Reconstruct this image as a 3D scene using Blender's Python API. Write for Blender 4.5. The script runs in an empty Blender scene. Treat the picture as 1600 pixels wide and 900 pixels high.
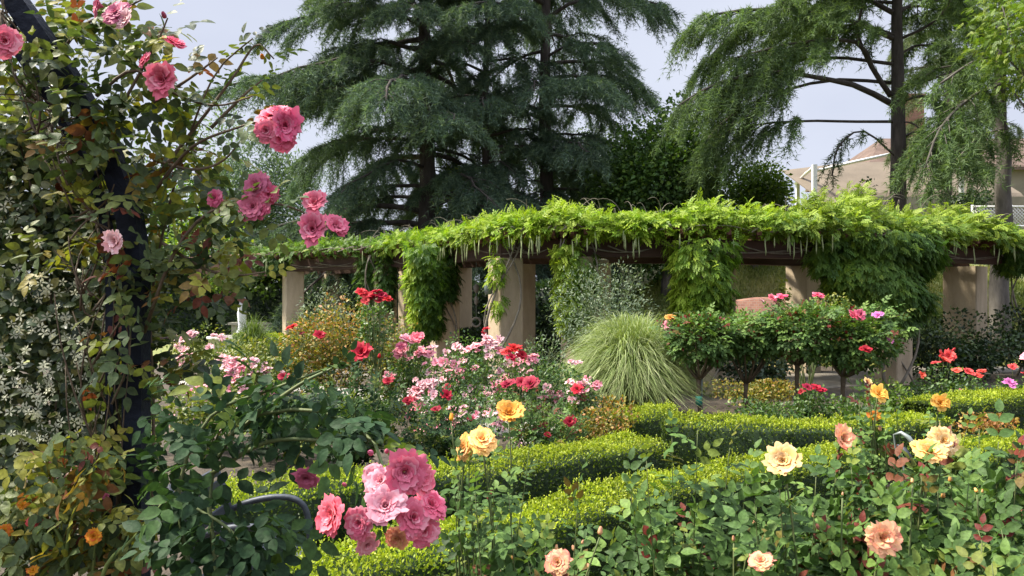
import bpy, math, random
import numpy as np
from mathutils import Vector, Matrix

SC = bpy.context.scene
COL = SC.collection
RS = np.random.RandomState
EYE = 1.7
F = 1142.0            # focal length in photo pixels
HOR = 467.0           # horizon row
TAU = 2 * math.pi


def W(px, py, d):
    """world point seen at photo pixel (px, py) at distance d"""
    return np.array([(px - 800.0) / F * d, d, EYE - (py - HOR) / F * d])


def lin(r, g, b):
    def f(c):
        c /= 255.0
        return c / 12.92 if c <= 0.04045 else ((c + 0.055) / 1.055) ** 2.4
    return (f(r), f(g), f(b), 1.0)


def hill_h(x, y):
    """terrain height: flat garden, a grassy bank rising behind the pergola on the right"""
    x = np.asarray(x, float); y = np.asarray(y, float)
    s = np.clip((x - 1.0) / 6.0, 0, 1); s = s * s * (3 - 2 * s)
    t = np.clip((y - 18.6 - 0.02 * x) / 13.0, 0, 1)
    t = t * t * (3 - 2 * t) * .5 + t * .5
    return 4.3 * s * t + np.where(y > 31, np.clip((y - 31) / 60, 0, 1) * 2.0 * s, 0)


# ------------------------------------------------------------------ materials
def new_mat(name):
    m = bpy.data.materials.new(name); m.use_nodes = True
    nt = m.node_tree
    for n in list(nt.nodes):
        nt.nodes.remove(n)
    out = nt.nodes.new('ShaderNodeOutputMaterial')
    return m, nt, out


def ramp(nt, stops):
    r = nt.nodes.new('ShaderNodeValToRGB')
    el = r.color_ramp.elements
    while len(el) < len(stops):
        el.new(0.5)
    for e, (p, c) in zip(el, stops):
        e.position = p
        e.color = c if len(c) == 4 else (*c, 1)
    return r


def leaf_mat(name, stops, rough=0.5, trans=0.3, spec=0.4, noise=0.35, scale=2.0, tcol=(1.15, 1.25, 0.5), fine=0):
    """foliage: colour by each leaf's own random tint, varied by soft noise, partly translucent"""
    m, nt, out = new_mat(name)
    at = nt.nodes.new('ShaderNodeAttribute'); at.attribute_name = 'tint'
    r = ramp(nt, stops); nt.links.new(at.outputs['Fac'], r.inputs['Fac'])
    tc = nt.nodes.new('ShaderNodeTexCoord')
    nz = nt.nodes.new('ShaderNodeTexNoise'); nz.inputs['Scale'].default_value = scale
    nz.inputs['Detail'].default_value = 3
    nt.links.new(tc.outputs['Object'], nz.inputs['Vector'])
    mr = nt.nodes.new('ShaderNodeMapRange')
    mr.inputs[1].default_value = .3; mr.inputs[2].default_value = .7
    mr.inputs[3].default_value = 1 - noise; mr.inputs[4].default_value = 1 + noise
    nt.links.new(nz.outputs['Fac'], mr.inputs[0])
    mul = nt.nodes.new('ShaderNodeMix'); mul.data_type = 'RGBA'; mul.blend_type = 'MULTIPLY'
    mul.inputs[0].default_value = 1
    nt.links.new(r.outputs[0], mul.inputs[6]); nt.links.new(mr.outputs[0], mul.inputs[7])
    b = nt.nodes.new('ShaderNodeBsdfPrincipled')
    b.inputs['Roughness'].default_value = rough
    b.inputs['Specular IOR Level'].default_value = spec
    if fine:
        nf = nt.nodes.new('ShaderNodeTexNoise'); nf.inputs['Scale'].default_value = fine; nf.inputs['Detail'].default_value = 3
        nt.links.new(tc.outputs['Object'], nf.inputs['Vector'])
        mf = nt.nodes.new('ShaderNodeMapRange'); mf.inputs[1].default_value = .3; mf.inputs[2].default_value = .7
        mf.inputs[3].default_value = .72; mf.inputs[4].default_value = 1.28
        nt.links.new(nf.outputs['Fac'], mf.inputs[0])
        m3 = nt.nodes.new('ShaderNodeMix'); m3.data_type = 'RGBA'; m3.blend_type = 'MULTIPLY'; m3.inputs[0].default_value = 1
        nt.links.new(mul.outputs[2], m3.inputs[6]); nt.links.new(mf.outputs[0], m3.inputs[7])
        mul = m3
        bp = nt.nodes.new('ShaderNodeBump'); bp.inputs['Strength'].default_value = .5; bp.inputs['Distance'].default_value = .004
        nt.links.new(nf.outputs['Fac'], bp.inputs['Height']); nt.links.new(bp.outputs[0], b.inputs['Normal'])
    nt.links.new(mul.outputs[2], b.inputs['Base Color'])
    if trans > 0:
        t = nt.nodes.new('ShaderNodeBsdfTranslucent')
        m2 = nt.nodes.new('ShaderNodeMix'); m2.data_type = 'RGBA'; m2.blend_type = 'MULTIPLY'
        m2.inputs[0].default_value = 1; m2.inputs[7].default_value = (*tcol, 1)
        nt.links.new(mul.outputs[2], m2.inputs[6]); nt.links.new(m2.outputs[2], t.inputs['Color'])
        mx = nt.nodes.new('ShaderNodeMixShader'); mx.inputs[0].default_value = trans
        nt.links.new(b.outputs[0], mx.inputs[1]); nt.links.new(t.outputs[0], mx.inputs[2])
        nt.links.new(mx.outputs[0], out.inputs[0])
    else:
        nt.links.new(b.outputs[0], out.inputs[0])
    return m


def solid_mat(name, c1, c2, scale=4.0, rough=0.8, bump=0.2, detail=6, metal=0.0, stretch=(1, 1, 1), spec=0.3, bscale=None):
    m, nt, out = new_mat(name)
    tc = nt.nodes.new('ShaderNodeTexCoord')
    mp = nt.nodes.new('ShaderNodeMapping'); mp.inputs['Scale'].default_value = stretch
    nt.links.new(tc.outputs['Object'], mp.inputs[0])
    nz = nt.nodes.new('ShaderNodeTexNoise'); nz.inputs['Scale'].default_value = scale
    nz.inputs['Detail'].default_value = detail; nz.inputs['Roughness'].default_value = .65
    nt.links.new(mp.outputs[0], nz.inputs['Vector'])
    r = ramp(nt, [(0.3, c1), (0.7, c2)]); nt.links.new(nz.outputs['Fac'], r.inputs[0])
    b = nt.nodes.new('ShaderNodeBsdfPrincipled')
    b.inputs['Roughness'].default_value = rough; b.inputs['Metallic'].default_value = metal
    b.inputs['Specular IOR Level'].default_value = spec
    nt.links.new(r.outputs[0], b.inputs['Base Color'])
    if bump:
        n2 = nt.nodes.new('ShaderNodeTexNoise'); n2.inputs['Scale'].default_value = bscale or scale * 5
        n2.inputs['Detail'].default_value = 5
        nt.links.new(mp.outputs[0], n2.inputs['Vector'])
        bp = nt.nodes.new('ShaderNodeBump'); bp.inputs['Strength'].default_value = bump
        bp.inputs['Distance'].default_value = .02
        nt.links.new(n2.outputs['Fac'], bp.inputs['Height']); nt.links.new(bp.outputs[0], b.inputs['Normal'])
    nt.links.new(b.outputs[0], out.inputs[0])
    return m


def petal_mat(name, stops, trans=0.25):
    m, nt, out = new_mat(name)
    at = nt.nodes.new('ShaderNodeAttribute'); at.attribute_name = 'tint'
    r = ramp(nt, stops); nt.links.new(at.outputs['Fac'], r.inputs['Fac'])
    oi = nt.nodes.new('ShaderNodeObjectInfo')
    hs = nt.nodes.new('ShaderNodeHueSaturation')
    mr = nt.nodes.new('ShaderNodeMapRange'); mr.inputs[3].default_value = .8; mr.inputs[4].default_value = 1.12
    nt.links.new(oi.outputs['Random'], mr.inputs[0]); nt.links.new(mr.outputs[0], hs.inputs['Value'])
    mr2 = nt.nodes.new('ShaderNodeMapRange'); mr2.inputs[3].default_value = .492; mr2.inputs[4].default_value = .508
    nt.links.new(oi.outputs['Random'], mr2.inputs[0]); nt.links.new(mr2.outputs[0], hs.inputs['Hue'])
    nt.links.new(r.outputs[0], hs.inputs['Color'])
    b = nt.nodes.new('ShaderNodeBsdfPrincipled'); b.inputs['Roughness'].default_value = .6
    b.inputs['Specular IOR Level'].default_value = .25
    nt.links.new(hs.outputs[0], b.inputs['Base Color'])
    t = nt.nodes.new('ShaderNodeBsdfTranslucent'); nt.links.new(hs.outputs[0], t.inputs[0])
    mx = nt.nodes.new('ShaderNodeMixShader'); mx.inputs[0].default_value = trans
    nt.links.new(b.outputs[0], mx.inputs[1]); nt.links.new(t.outputs[0], mx.inputs[2])
    nt.links.new(mx.outputs[0], out.inputs[0])
    return m


G_ = lambda *c: (*c, 1)
M = {}
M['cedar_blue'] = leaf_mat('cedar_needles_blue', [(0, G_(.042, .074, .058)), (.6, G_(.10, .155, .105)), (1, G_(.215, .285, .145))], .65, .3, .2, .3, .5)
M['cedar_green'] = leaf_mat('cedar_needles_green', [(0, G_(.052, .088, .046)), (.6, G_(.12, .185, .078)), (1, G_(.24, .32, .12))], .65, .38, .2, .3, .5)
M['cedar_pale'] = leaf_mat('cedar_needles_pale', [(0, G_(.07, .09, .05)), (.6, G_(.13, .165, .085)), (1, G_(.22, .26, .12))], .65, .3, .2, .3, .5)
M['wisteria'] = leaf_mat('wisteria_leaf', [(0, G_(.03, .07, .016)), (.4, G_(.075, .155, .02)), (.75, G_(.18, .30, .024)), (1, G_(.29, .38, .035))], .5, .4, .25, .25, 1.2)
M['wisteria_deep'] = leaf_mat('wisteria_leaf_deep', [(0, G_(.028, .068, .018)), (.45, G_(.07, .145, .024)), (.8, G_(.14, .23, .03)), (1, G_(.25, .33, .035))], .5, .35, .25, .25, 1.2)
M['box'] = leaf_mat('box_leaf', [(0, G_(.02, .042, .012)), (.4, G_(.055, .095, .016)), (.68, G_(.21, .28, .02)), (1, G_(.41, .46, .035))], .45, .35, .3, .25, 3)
M['rose'] = leaf_mat('rose_leaf', [(0, G_(.036, .068, .022)), (.5, G_(.08, .15, .04)), (.86, G_(.16, .25, .055)), (.93, G_(.15, .17, .03)), (.97, G_(.16, .05, .03)), (1, G_(.14, .025, .02))], .55, .3, .18, .25, 4, fine=90)
M['rose_dark'] = leaf_mat('rose_leaf_blue', [(0, G_(.016, .034, .017)), (.6, G_(.032, .068, .028)), (.9, G_(.06, .115, .03)), (1, G_(.15, .18, .03))], .6, .28, .14, .25, 4, fine=90)
M['climber'] = leaf_mat('climbing_rose_leaf', [(0, G_(.032, .052, .024)), (.42, G_(.085, .122, .042)), (.66, G_(.17, .19, .045)), (.80, G_(.26, .25, .03)), (.9, G_(.2, .12, .03)), (1, G_(.15, .04, .025))], .5, .34, .28, .25, 3, fine=90)
M['jasmine_leaf'] = leaf_mat('jasmine_leaf', [(0, G_(.022, .042, .016)), (.55, G_(.075, .11, .04)), (.85, G_(.19, .21, .085)), (1, G_(.28, .26, .09))], .4, .25, .4, .3, 3, fine=90)
M['bronze'] = leaf_mat('bronze_leaf', [(0, G_(.05, .08, .02)), (.4, G_(.16, .18, .03)), (.7, G_(.32, .24, .04)), (1, G_(.36, .15, .05))], .5, .3, .4, .25, 3)
M['olive'] = leaf_mat('olive_leaf', [(0, G_(.04, .075, .018)), (.5, G_(.12, .16, .025)), (1, G_(.26, .25, .05))], .5, .3, .4, .25, 3)
M['mid'] = leaf_mat('mid_green_leaf', [(0, G_(.025, .06, .018)), (.5, G_(.06, .125, .028)), (1, G_(.14, .21, .04))], .45, .3, .45, .25, 3)
M['grey'] = leaf_mat('grey_leaf', [(0, G_(.07, .11, .06)), (.5, G_(.15, .20, .12)), (1, G_(.27, .31, .21))], .6, .2, .3, .25, 2)
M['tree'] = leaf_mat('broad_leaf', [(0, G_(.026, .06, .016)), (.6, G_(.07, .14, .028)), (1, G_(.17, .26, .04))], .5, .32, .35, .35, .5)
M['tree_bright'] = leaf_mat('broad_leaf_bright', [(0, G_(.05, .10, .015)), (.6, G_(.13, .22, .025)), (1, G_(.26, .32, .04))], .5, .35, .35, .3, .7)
M['hedge_dark'] = leaf_mat('dark_hedge_leaf', [(0, G_(.012, .026, .012)), (.6, G_(.03, .06, .02)), (1, G_(.08, .13, .03))], .45, .2, .4, .35, 1)
M['grass_blade'] = leaf_mat('grass_blade', [(0, G_(.14, .20, .06)), (.5, G_(.28, .34, .13)), (1, G_(.50, .52, .30))], .5, .3, .3, .15, 2)
M['lawn_blade'] = leaf_mat('lawn_blade', [(0, G_(.06, .11, .02)), (1, G_(.19, .25, .06))], .5, .3, .3, .3, .6)
M['cane'] = solid_mat('rose_cane', (.07, .12, .035, 1), (.14, .15, .06, 1), 12, .6, .15)
M['cane_brown'] = solid_mat('brown_cane', (.06, .038, .022, 1), (.16, .12, .075, 1), 12, .75, .3)
M['stem_green'] = solid_mat('green_stem', (.10, .16, .04, 1), (.17, .2, .06, 1), 10, .5, 0)
M['bark'] = solid_mat('conifer_bark', (.035, .028, .024, 1), (.10, .085, .075, 1), 5, .9, .9, stretch=(1, 1, .25), bscale=16)
M['bark_grey'] = solid_mat('grey_bark', (.05, .044, .038, 1), (.16, .145, .125, 1), 4, .9, .8, stretch=(1, 1, .3), bscale=16)
M['vine_bark'] = solid_mat('vine_bark', (.12, .10, .075, 1), (.27, .24, .19, 1), 8, .9, .5)
M['stucco'] = solid_mat('stucco', (.33, .26, .175, 1), (.58, .47, .33, 1), 2.4, .9, .5, detail=10, bscale=60, stretch=(1, 1, .3))
M['beam'] = solid_mat('dark_timber', (.035, .018, .013, 1), (.085, .045, .03, 1), 3, .7, .3, stretch=(.3, .3, 2), bscale=30)
M['rafter'] = solid_mat('rafter_timber', (.09, .04, .03, 1), (.18, .085, .06, 1), 3, .75, .3, bscale=30)
M['soil'] = solid_mat('mulch', (.03, .022, .015, 1), (.11, .08, .055, 1), 9, .95, .8, bscale=45)
M['path'] = solid_mat('concrete_path', (.26, .24, .21, 1), (.38, .35, .31, 1), 1.5, .9, .1, bscale=60)
M['kerb2'] = solid_mat('worn_paving', (.13, .115, .095, 1), (.2, .18, .15, 1), 3, .9, .3)
M['kerb'] = solid_mat('stone_kerb', (.30, .27, .23, 1), (.42, .39, .34, 1), 3, .9, .3)
M['hill'] = solid_mat('dry_grass_bank', (.13, .16, .045, 1), (.34, .31, .12, 1), .9, .95, .6, bscale=25, detail=9)
M['navy'] = solid_mat('navy_paint', (.006, .008, .013, 1), (.014, .018, .030, 1), 9, .7, .4, spec=.15)
M['grey_metal'] = solid_mat('grey_metal', (.035, .04, .05, 1), (.08, .088, .105, 1), 8, .5, .1, metal=.3)
M['pale_metal'] = solid_mat('pale_metal', (.16, .19, .18, 1), (.26, .30, .28, 1), 8, .45, .05, metal=.3)
M['white_paint'] = solid_mat('white_paint', (.68, .68, .68, 1), (.8, .8, .79, 1), 5, .5, .05)
M['canvas'] = solid_mat('tan_canvas', (.13, .105, .078, 1), (.18, .145, .108, 1), .8, .9, .1)
M['roof'] = solid_mat('brown_roof', (.085, .055, .042, 1), (.16, .11, .085, 1), 2, .85, .5, bscale=12)
M['wall'] = solid_mat('cream_wall', (.17, .15, .12, 1), (.24, .21, .17, 1), 1, .9, .1)
M['lamp_metal'] = solid_mat('lamp_metal', (.02, .03, .03, 1), (.05, .065, .06, 1), 8, .5, .1, metal=.5)
M['lamp_bowl'] = solid_mat('lamp_bowl', (.55, .5, .38, 1), (.62, .57, .45, 1), 4, .4, 0)
M['tie'] = solid_mat('green_tie', (.02, .22, .18, 1), (.03, .28, .22, 1), 5, .5, 0)
M['stone'] = solid_mat('pale_stone', (.42, .4, .36, 1), (.55, .53, .5, 1), 3, .85, .3)
M['water'] = solid_mat('white_water', (.75, .78, .8, 1), (.85, .87, .9, 1), 6, .3, .4)
M['pod'] = solid_mat('seed_pod', (.16, .2, .08, 1), (.3, .33, .16, 1), 10, .6, 0)
M['glass'] = solid_mat('lantern_glass', (.10, .13, .13, 1), (.14, .17, .17, 1), 3, .15, 0, spec=.6)


def brick_mat():
    m, nt, out = new_mat('red_brick')
    tc = nt.nodes.new('ShaderNodeTexCoord')
    mp = nt.nodes.new('ShaderNodeMapping'); mp.inputs['Rotation'].default_value = (math.pi / 2, 0, 0)
    nt.links.new(tc.outputs['Object'], mp.inputs[0])
    br = nt.nodes.new('ShaderNodeTexBrick'); br.inputs['Scale'].default_value = 4
    br.inputs['Color1'].default_value = (.20, .085, .06, 1); br.inputs['Color2'].default_value = (.27, .13, .085, 1)
    br.inputs['Mortar'].default_value = (.24, .2, .16, 1); br.inputs['Mortar Size'].default_value = .015
    nt.links.new(mp.outputs[0], br.inputs[0])
    b = nt.nodes.new('ShaderNodeBsdfPrincipled'); b.inputs['Roughness'].default_value = .9
    nt.links.new(br.outputs[0], b.inputs['Base Color']); nt.links.new(b.outputs[0], out.inputs[0])
    return m


M['brick'] = brick_mat()
P = {
    'pink': [(0, G_(.66, .13, .17)), (.5, G_(.74, .11, .19)), (.85, G_(.80, .20, .28)), (1, G_(.86, .38, .44))],
    'pale_pink': [(0, G_(.70, .22, .26)), (.5, G_(.80, .27, .34)), (1, G_(.86, .46, .52))],
    'hot_pink': [(0, G_(.55, .05, .09)), (.6, G_(.74, .085, .18)), (1, G_(.82, .24, .34))],
    'dusty_pink': [(0, G_(.50, .08, .14)), (1, G_(.62, .17, .28))],
    'blush': [(0, G_(.62, .30, .28)), (.5, G_(.78, .38, .42)), (1, G_(.90, .66, .66))],
    'peach': [(0, G_(.82, .32, .05)), (.5, G_(.86, .43, .11)), (.85, G_(.88, .52, .20)), (1, G_(.86, .46, .24))],
    'cream_peach': [(0, G_(.84, .40, .06)), (.5, G_(.90, .58, .20)), (1, G_(.92, .71, .40))],
    'coral_peach': [(0, G_(.90, .48, .10)), (.5, G_(.90, .52, .24)), (.8, G_(.88, .46, .28)), (1, G_(.80, .24, .18))],
    'yellow': [(0, G_(.78, .27, .02)), (.5, G_(.86, .41, .055)), (1, G_(.90, .54, .14))],
    'red': [(0, G_(.20, .003, .012)), (.5, G_(.40, .006, .022)), (1, G_(.55, .018, .045))],
    'dark_red': [(0, G_(.13, .004, .012)), (.5, G_(.28, .008, .025)), (1, G_(.42, .02, .05))],
    'coral_red': [(0, G_(.45, .02, .02)), (.5, G_(.68, .05, .045)), (1, G_(.80, .16, .13))],
    'magenta': [(0, G_(.50, .05, .28)), (1, G_(.72, .25, .55))],
    'orange': [(0, G_(.80, .35, .02)), (.6, G_(.85, .42, .03)), (1, G_(.80, .16, .04))],
    'white': [(0, G_(.42, .43, .26)), (1, G_(.56, .56, .42))],
}
PM = {k: petal_mat(k + '_petal', v) for k, v in P.items()}


# ------------------------------------------------------------------ geometry helpers
class Geo:
    """collects vertices, faces and a per-vertex tint, and builds ONE mesh"""
    def __init__(self):
        self.v, self.t, self.f, self.n = [], [], {}, 0

    def add(self, v, faces, tint=0.5):
        v = np.asarray(v, float).reshape(-1, 3)
        t = np.full(len(v), tint, float) if np.isscalar(tint) else np.asarray(tint, float)
        for k, fa in faces.items():
            if len(fa):
                self.f.setdefault(k, []).append(np.asarray(fa, np.int64) + self.n)
        self.v.append(v); self.t.append(t); self.n += len(v)
        return self

    def mesh(self, name, mat, origin=(0, 0, 0), smooth=True):
        me = bpy.data.meshes.new(name)
        v = (np.concatenate(self.v) if self.v else np.zeros((0, 3))) - np.asarray(origin, float)
        me.vertices.add(len(v)); me.vertices.foreach_set('co', v.astype(np.float32).ravel())
        loops, starts, tot = [], [], 0
        for k, fl in self.f.items():
            a = np.concatenate(fl)
            loops.append(a.ravel()); starts.append(tot + np.arange(len(a)) * k); tot += a.size
        if tot:
            loops = np.concatenate(loops).astype(np.int32); starts = np.concatenate(starts).astype(np.int32)
            me.loops.add(tot); me.loops.foreach_set('vertex_index', loops)
            me.polygons.add(len(starts)); me.polygons.foreach_set('loop_start', starts)
            me.polygons.foreach_set('use_smooth', np.full(len(starts), smooth, bool))
        a = me.attributes.new('tint', 'FLOAT', 'POINT')
        a.data.foreach_set('value', np.clip(np.concatenate(self.t), 0, 1).astype(np.float32))
        me.update(calc_edges=True)
        me.materials.append(mat)
        return me

    def obj(self, name, mat, parent=None, smooth=True, loc=None, world=True):
        """link as one object; vertices are given in world space and stored relative to the parent (or loc)"""
        org = np.zeros(3)
        if parent is not None and world:
            org = np.array(root_loc(parent))
        elif loc is not None:
            org = np.asarray(loc, float)
        me = self.mesh(name, mat, org, smooth)
        o = bpy.data.objects.new(name, me); COL.objects.link(o)
        if parent is not None:
            o.parent = parent
        else:
            o.location = org
        return o


def root_loc(o):
    p = Vector((0, 0, 0))
    while o is not None:
        p = p + o.location; o = o.parent
    return p


def tag(o, label=None, cat=None, group=None, kind=None):
    if label: o['label'] = label
    if cat: o['category'] = cat
    if group: o['group'] = group
    if kind: o['kind'] = kind
    return o


def empty(name, loc, label, cat, group=None):
    o = bpy.data.objects.new(name, None); COL.objects.link(o)
    o.location = tuple(float(a) for a in loc); o.empty_display_size = .1
    return tag(o, label, cat, group)


def nrm(a):
    a = np.asarray(a, float)
    return a / np.maximum(np.linalg.norm(a, axis=-1, keepdims=True), 1e-9)


def frames(axis, up):
    """rotation matrices (n,3,3): columns side, axis, normal"""
    y = nrm(axis); x = nrm(np.cross(y, up)); z = np.cross(x, y)
    return np.stack([x, y, z], axis=-1)


def scatter(g, tmpl, pos, R, s, tint):
    tv, tf, tt = tmpl
    n, k = len(pos), len(tv)
    if n == 0:
        return
    s = np.broadcast_to(np.asarray(s, float), (n,)) if np.ndim(s) < 2 else s
    sv = tv[None] * (s[:, None, None] if np.ndim(s) == 1 else s[:, None, :])
    v = np.einsum('nij,nkj->nki', R, sv) + pos[:, None, :]
    off = (np.arange(n) * k)[:, None, None]
    faces = {m: (np.asarray(fa)[None] + off).reshape(-1, m) for m, fa in tf.items()}
    t = np.repeat(np.broadcast_to(tint, (n,)), k)
    if tt is not None:
        t = t + np.tile(tt, n)
    g.add(v.reshape(-1, 3), faces, t)


def t_leaf():          # detailed leaf: folded along the midrib, curved down at the tip
    ys = [0, .22, .5, .78, 1.0]; ws = [0, .25, .32, .20, 0]
    v = []
    for y, w in zip(ys, ws):
        dz = -.22 * y * y
        if w == 0:
            v.append((0, y, dz))
        else:
            v += [(-w, y, dz + w * .28), (0, y, dz), (w, y, dz + w * .28)]
    # idx 0 base; 1-3; 4-6; 7-9; 10 tip
    tri = [(0, 2, 1), (0, 3, 2), (7, 8, 10), (8, 9, 10)]
    quad = [(1, 2, 5, 4), (2, 3, 6, 5), (4, 5, 8, 7), (5, 6, 9, 8)]
    return np.array(v), {3: tri, 4: quad}, None


def t_leaf4(w=.34, fold=.12):          # four-point folded leaf
    v = [(0, 0, 0), (-w, .5, fold), (w, .5, fold), (0, 1, -.08)]
    return np.array(v), {3: [(0, 3, 1), (0, 2, 3)]}, None


def t_needle(w=.12):
    return np.array([(-w, 0, 0), (w, 0, 0), (0, 1, 0)]), {3: [(0, 1, 2)]}, None


def compound(leaf, n_pairs, spread, size, droop, rng):
    """several leaflets along a short drooping stalk"""
    lv, lf, _ = leaf
    V, Fc, off = [], {}, 0
    items = []
    for i in range(n_pairs):
        y = .22 + .68 * i / max(1, n_pairs - .5)
        for s in (-1, 1):
            items.append((y, s))
    items.append((.95, 0))
    for y, s in items:
        a = s * spread * (1 - .25 * y)
        ca, sa = math.cos(a), math.sin(a)
        roll = s * .25
        sc = size * (0.85 + .3 * rng.rand())
        L = lv * sc
        Rz = np.array([[ca, sa, 0], [-sa, ca, 0], [0, 0, 1]])
        L = L @ np.array([[math.cos(roll), 0, -math.sin(roll)], [0, 1, 0], [math.sin(roll), 0, math.cos(roll)]]).T
        L = L @ Rz.T
        L[:, 1] += y
        L[:, 2] += -droop * L[:, 1] ** 2
        for k, fa in lf.items():
            Fc.setdefault(k, []).append(np.array(fa) + off)
        V.append(L); off += len(L)
    return np.concatenate(V), {k: np.concatenate(f) for k, f in Fc.items()}, None


r0 = RS(5)
LEAF = t_leaf(); LEAF4 = t_leaf4(); NEEDLE = t_needle()
BOXLEAF = t_leaf4(.3, .1)
ROSELEAF = compound(LEAF, 2, 1.2, .44, .22, r0)       # five leaflets, detailed
ROSELEAF4 = compound(LEAF4, 2, 1.05, .52, .22, r0)
WIST = compound(t_leaf4(.24, .06), 4, 1.0, .36, .30, r0)
NARROW = t_leaf4(.16, .05)


def tube(g, pts, rad, n=6, tint=.5):
    pts = np.asarray(pts, float); m = len(pts)
    rad = np.broadcast_to(np.asarray(rad, float), (m,))
    tan = np.gradient(pts, axis=0); tan = nrm(tan)
    up = np.array([0, 0, 1.0]) if abs(tan[:, 2]).mean() < .8 else np.array([1.0, .2, 0])
    R = frames(tan, np.broadcast_to(up, tan.shape))
    a = np.arange(n) / n * TAU
    v = pts[:, None, :] + rad[:, None, None] * (R[:, None, :, 0] * np.cos(a)[None, :, None] + R[:, None, :, 2] * np.sin(a)[None, :, None])
    i = np.arange(m - 1)[:, None]; j = np.arange(n)[None, :]; j2 = (j + 1) % n
    q = np.stack([i * n + j, (i + 1) * n + j, (i + 1) * n + j2, i * n + j2], -1).reshape(-1, 4)
    caps = np.array([list(range(n)), list(range((m - 1) * n, m * n))[::-1]])
    g.add(v.reshape(-1, 3), {4: np.concatenate([q, caps])} if n == 4 else {4: q, n: caps}, tint)


def box(g, c, size, yaw=0.0, tint=.5, top=None):
    """box, optionally with its top face scaled by `top`"""
    sx, sy, sz = (s / 2 for s in size)
    k = 1 if top is None else top
    v = np.array([(-sx, -sy, -sz), (sx, -sy, -sz), (sx, sy, -sz), (-sx, sy, -sz), (-sx * k, -sy * k, sz), (sx * k, -sy * k, sz), (sx * k, sy * k, sz), (-sx * k, sy * k, sz)])
    ca, sa = math.cos(yaw), math.sin(yaw)
    v = v @ np.array([[ca, sa, 0], [-sa, ca, 0], [0, 0, 1]]) + np.asarray(c)
    g.add(v, {4: [(0, 3, 2, 1), (4, 5, 6, 7), (0, 1, 5, 4), (1, 2, 6, 5), (2, 3, 7, 6), (3, 0, 4, 7)]}, tint)


def lathe(g, c, prof, n=24, tint=.5):
    prof = np.asarray(prof, float); m = len(prof)
    a = np.arange(n) / n * TAU
    v = np.stack([prof[:, None, 0] * np.cos(a), prof[:, None, 0] * np.sin(a), np.repeat(prof[:, 1:2], n, 1)], -1) + np.asarray(c)
    i = np.arange(m - 1)[:, None]; j = np.arange(n)[None]; j2 = (j + 1) % n
    g.add(v.reshape(-1, 3), {4: np.stack([i * n + j, i * n + j2, (i + 1) * n + j2, (i + 1) * n + j], -1).reshape(-1, 4)}, tint)


def bez(p0, p1, p2, n=10):
    t = np.linspace(0, 1, n)[:, None]
    return (1 - t) ** 2 * np.asarray(p0) + 2 * t * (1 - t) * np.asarray(p1) + t * t * np.asarray(p2)


def smooth_line(pts, n=30):
    """Catmull-Rom through points"""
    p = np.asarray(pts, float)
    p = np.vstack([2 * p[0] - p[1], p, 2 * p[-1] - p[-2]])
    m = len(p) - 3
    out = []
    for u in np.linspace(0, m, n):
        i = min(int(u), m - 1); t = u - i
        a, b, c, d = p[i:i + 4]
        out.append(.5 * ((2 * b) + (c - a) * t + (2 * a - 5 * b + 4 * c - d) * t * t + (3 * b - a - 3 * c + d) * t ** 3))
    return np.array(out)


def runit(rng, n):
    return nrm(rng.normal(size=(n, 3)))


# ------------------------------------------------------------------ rose blossoms
def rose_mesh(name, mat, seed, n=26, nu=6, nv=5, openness=1.0, ruffle=.08):
    """a double rose, unit radius, facing +Z"""
    rng = RS(seed); g = Geo()
    ga = 2.39996
    for i in range(n):
        t = i / (n - 1)
        th_tip = (0.12 + 1.25 * t ** .8 * openness) + rng.normal() * .08   # tilt from vertical at mid petal
        L = .42 + .58 * t + rng.normal() * .04
        half = (1.25 - .62 * t) * (.9 + .2 * rng.rand())
        az0 = i * ga + rng.normal() * .15
        v = np.linspace(0, 1, nv); ph = th_tip * (.35 + .9 * v) + .55 * t * v ** 3
        dr = np.sin(ph); dz = np.cos(ph)
        rho = .03 + .12 * t * 0 + np.concatenate([[0], np.cumsum((dr[1:] + dr[:-1]) / 2)]) / (nv - 1) * L
        z = np.concatenate([[0], np.cumsum((dz[1:] + dz[:-1]) / 2)]) / (nv - 1) * L * .85 - .1 * t
        u = np.linspace(-1, 1, nu)
        wv = np.sin(np.pi * (.18 + .62 * v)) ** .8
        tipcut = np.clip((v - .75) / .25, 0, 1)[:, None] * (u[None] ** 2) * .22
        az = az0 + u[None] * half * wv[:, None] / np.maximum(.55 + .45 * t, .3)
        ruf = rng.normal(size=(nv, nu)) * ruffle * v[:, None] + .045 * np.sin(u[None] * 5 + rng.rand() * 6) * v[:, None] ** 2
        rr = rho[:, None] * (1 + ruf) + .06 * u[None] ** 2 * v[:, None] * -1 * (1 - t)
        zz = z[:, None] * (1 - tipcut) + ruf * .35 + .10 * t * (u[None] ** 2) * v[:, None]
        pts = np.stack([rr * np.cos(az), rr * np.sin(az), zz], -1).reshape(-1, 3)
        a = np.arange(nv - 1)[:, None]; b = np.arange(nu - 1)[None]
        q = np.stack([a * nu + b, a * nu + b + 1, (a + 1) * nu + b + 1, (a + 1) * nu + b], -1).reshape(-1, 4)
        tint = np.repeat(.15 + .7 * v ** 1.2, nu) + rng.normal() * .12
        g.add(pts, {4: q}, tint)
    allv = np.concatenate(g.v)
    k = 1.0 / np.percentile(np.linalg.norm(allv[:, :2], axis=1), 97)
    g.v = [a * k for a in g.v]
    return g.mesh(name, mat)


def bud_mesh(name, mat, seed):
    g = Geo(); rng = RS(seed)
    lathe(g, (0, 0, 0), [(.02, 0), (.34, .15), (.42, .5), (.3, .95), (.1, 1.3), (.01, 1.4)], 10, .5)
    for k in range(3):
        lathe(g, (.03 * k, .02, .05), [(.40 - .03 * k, .4), (.33, .95 - .1 * k), (.2, 1.25)], 7, .8)
    return g.mesh(name, mat)


_bm = {}


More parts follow.
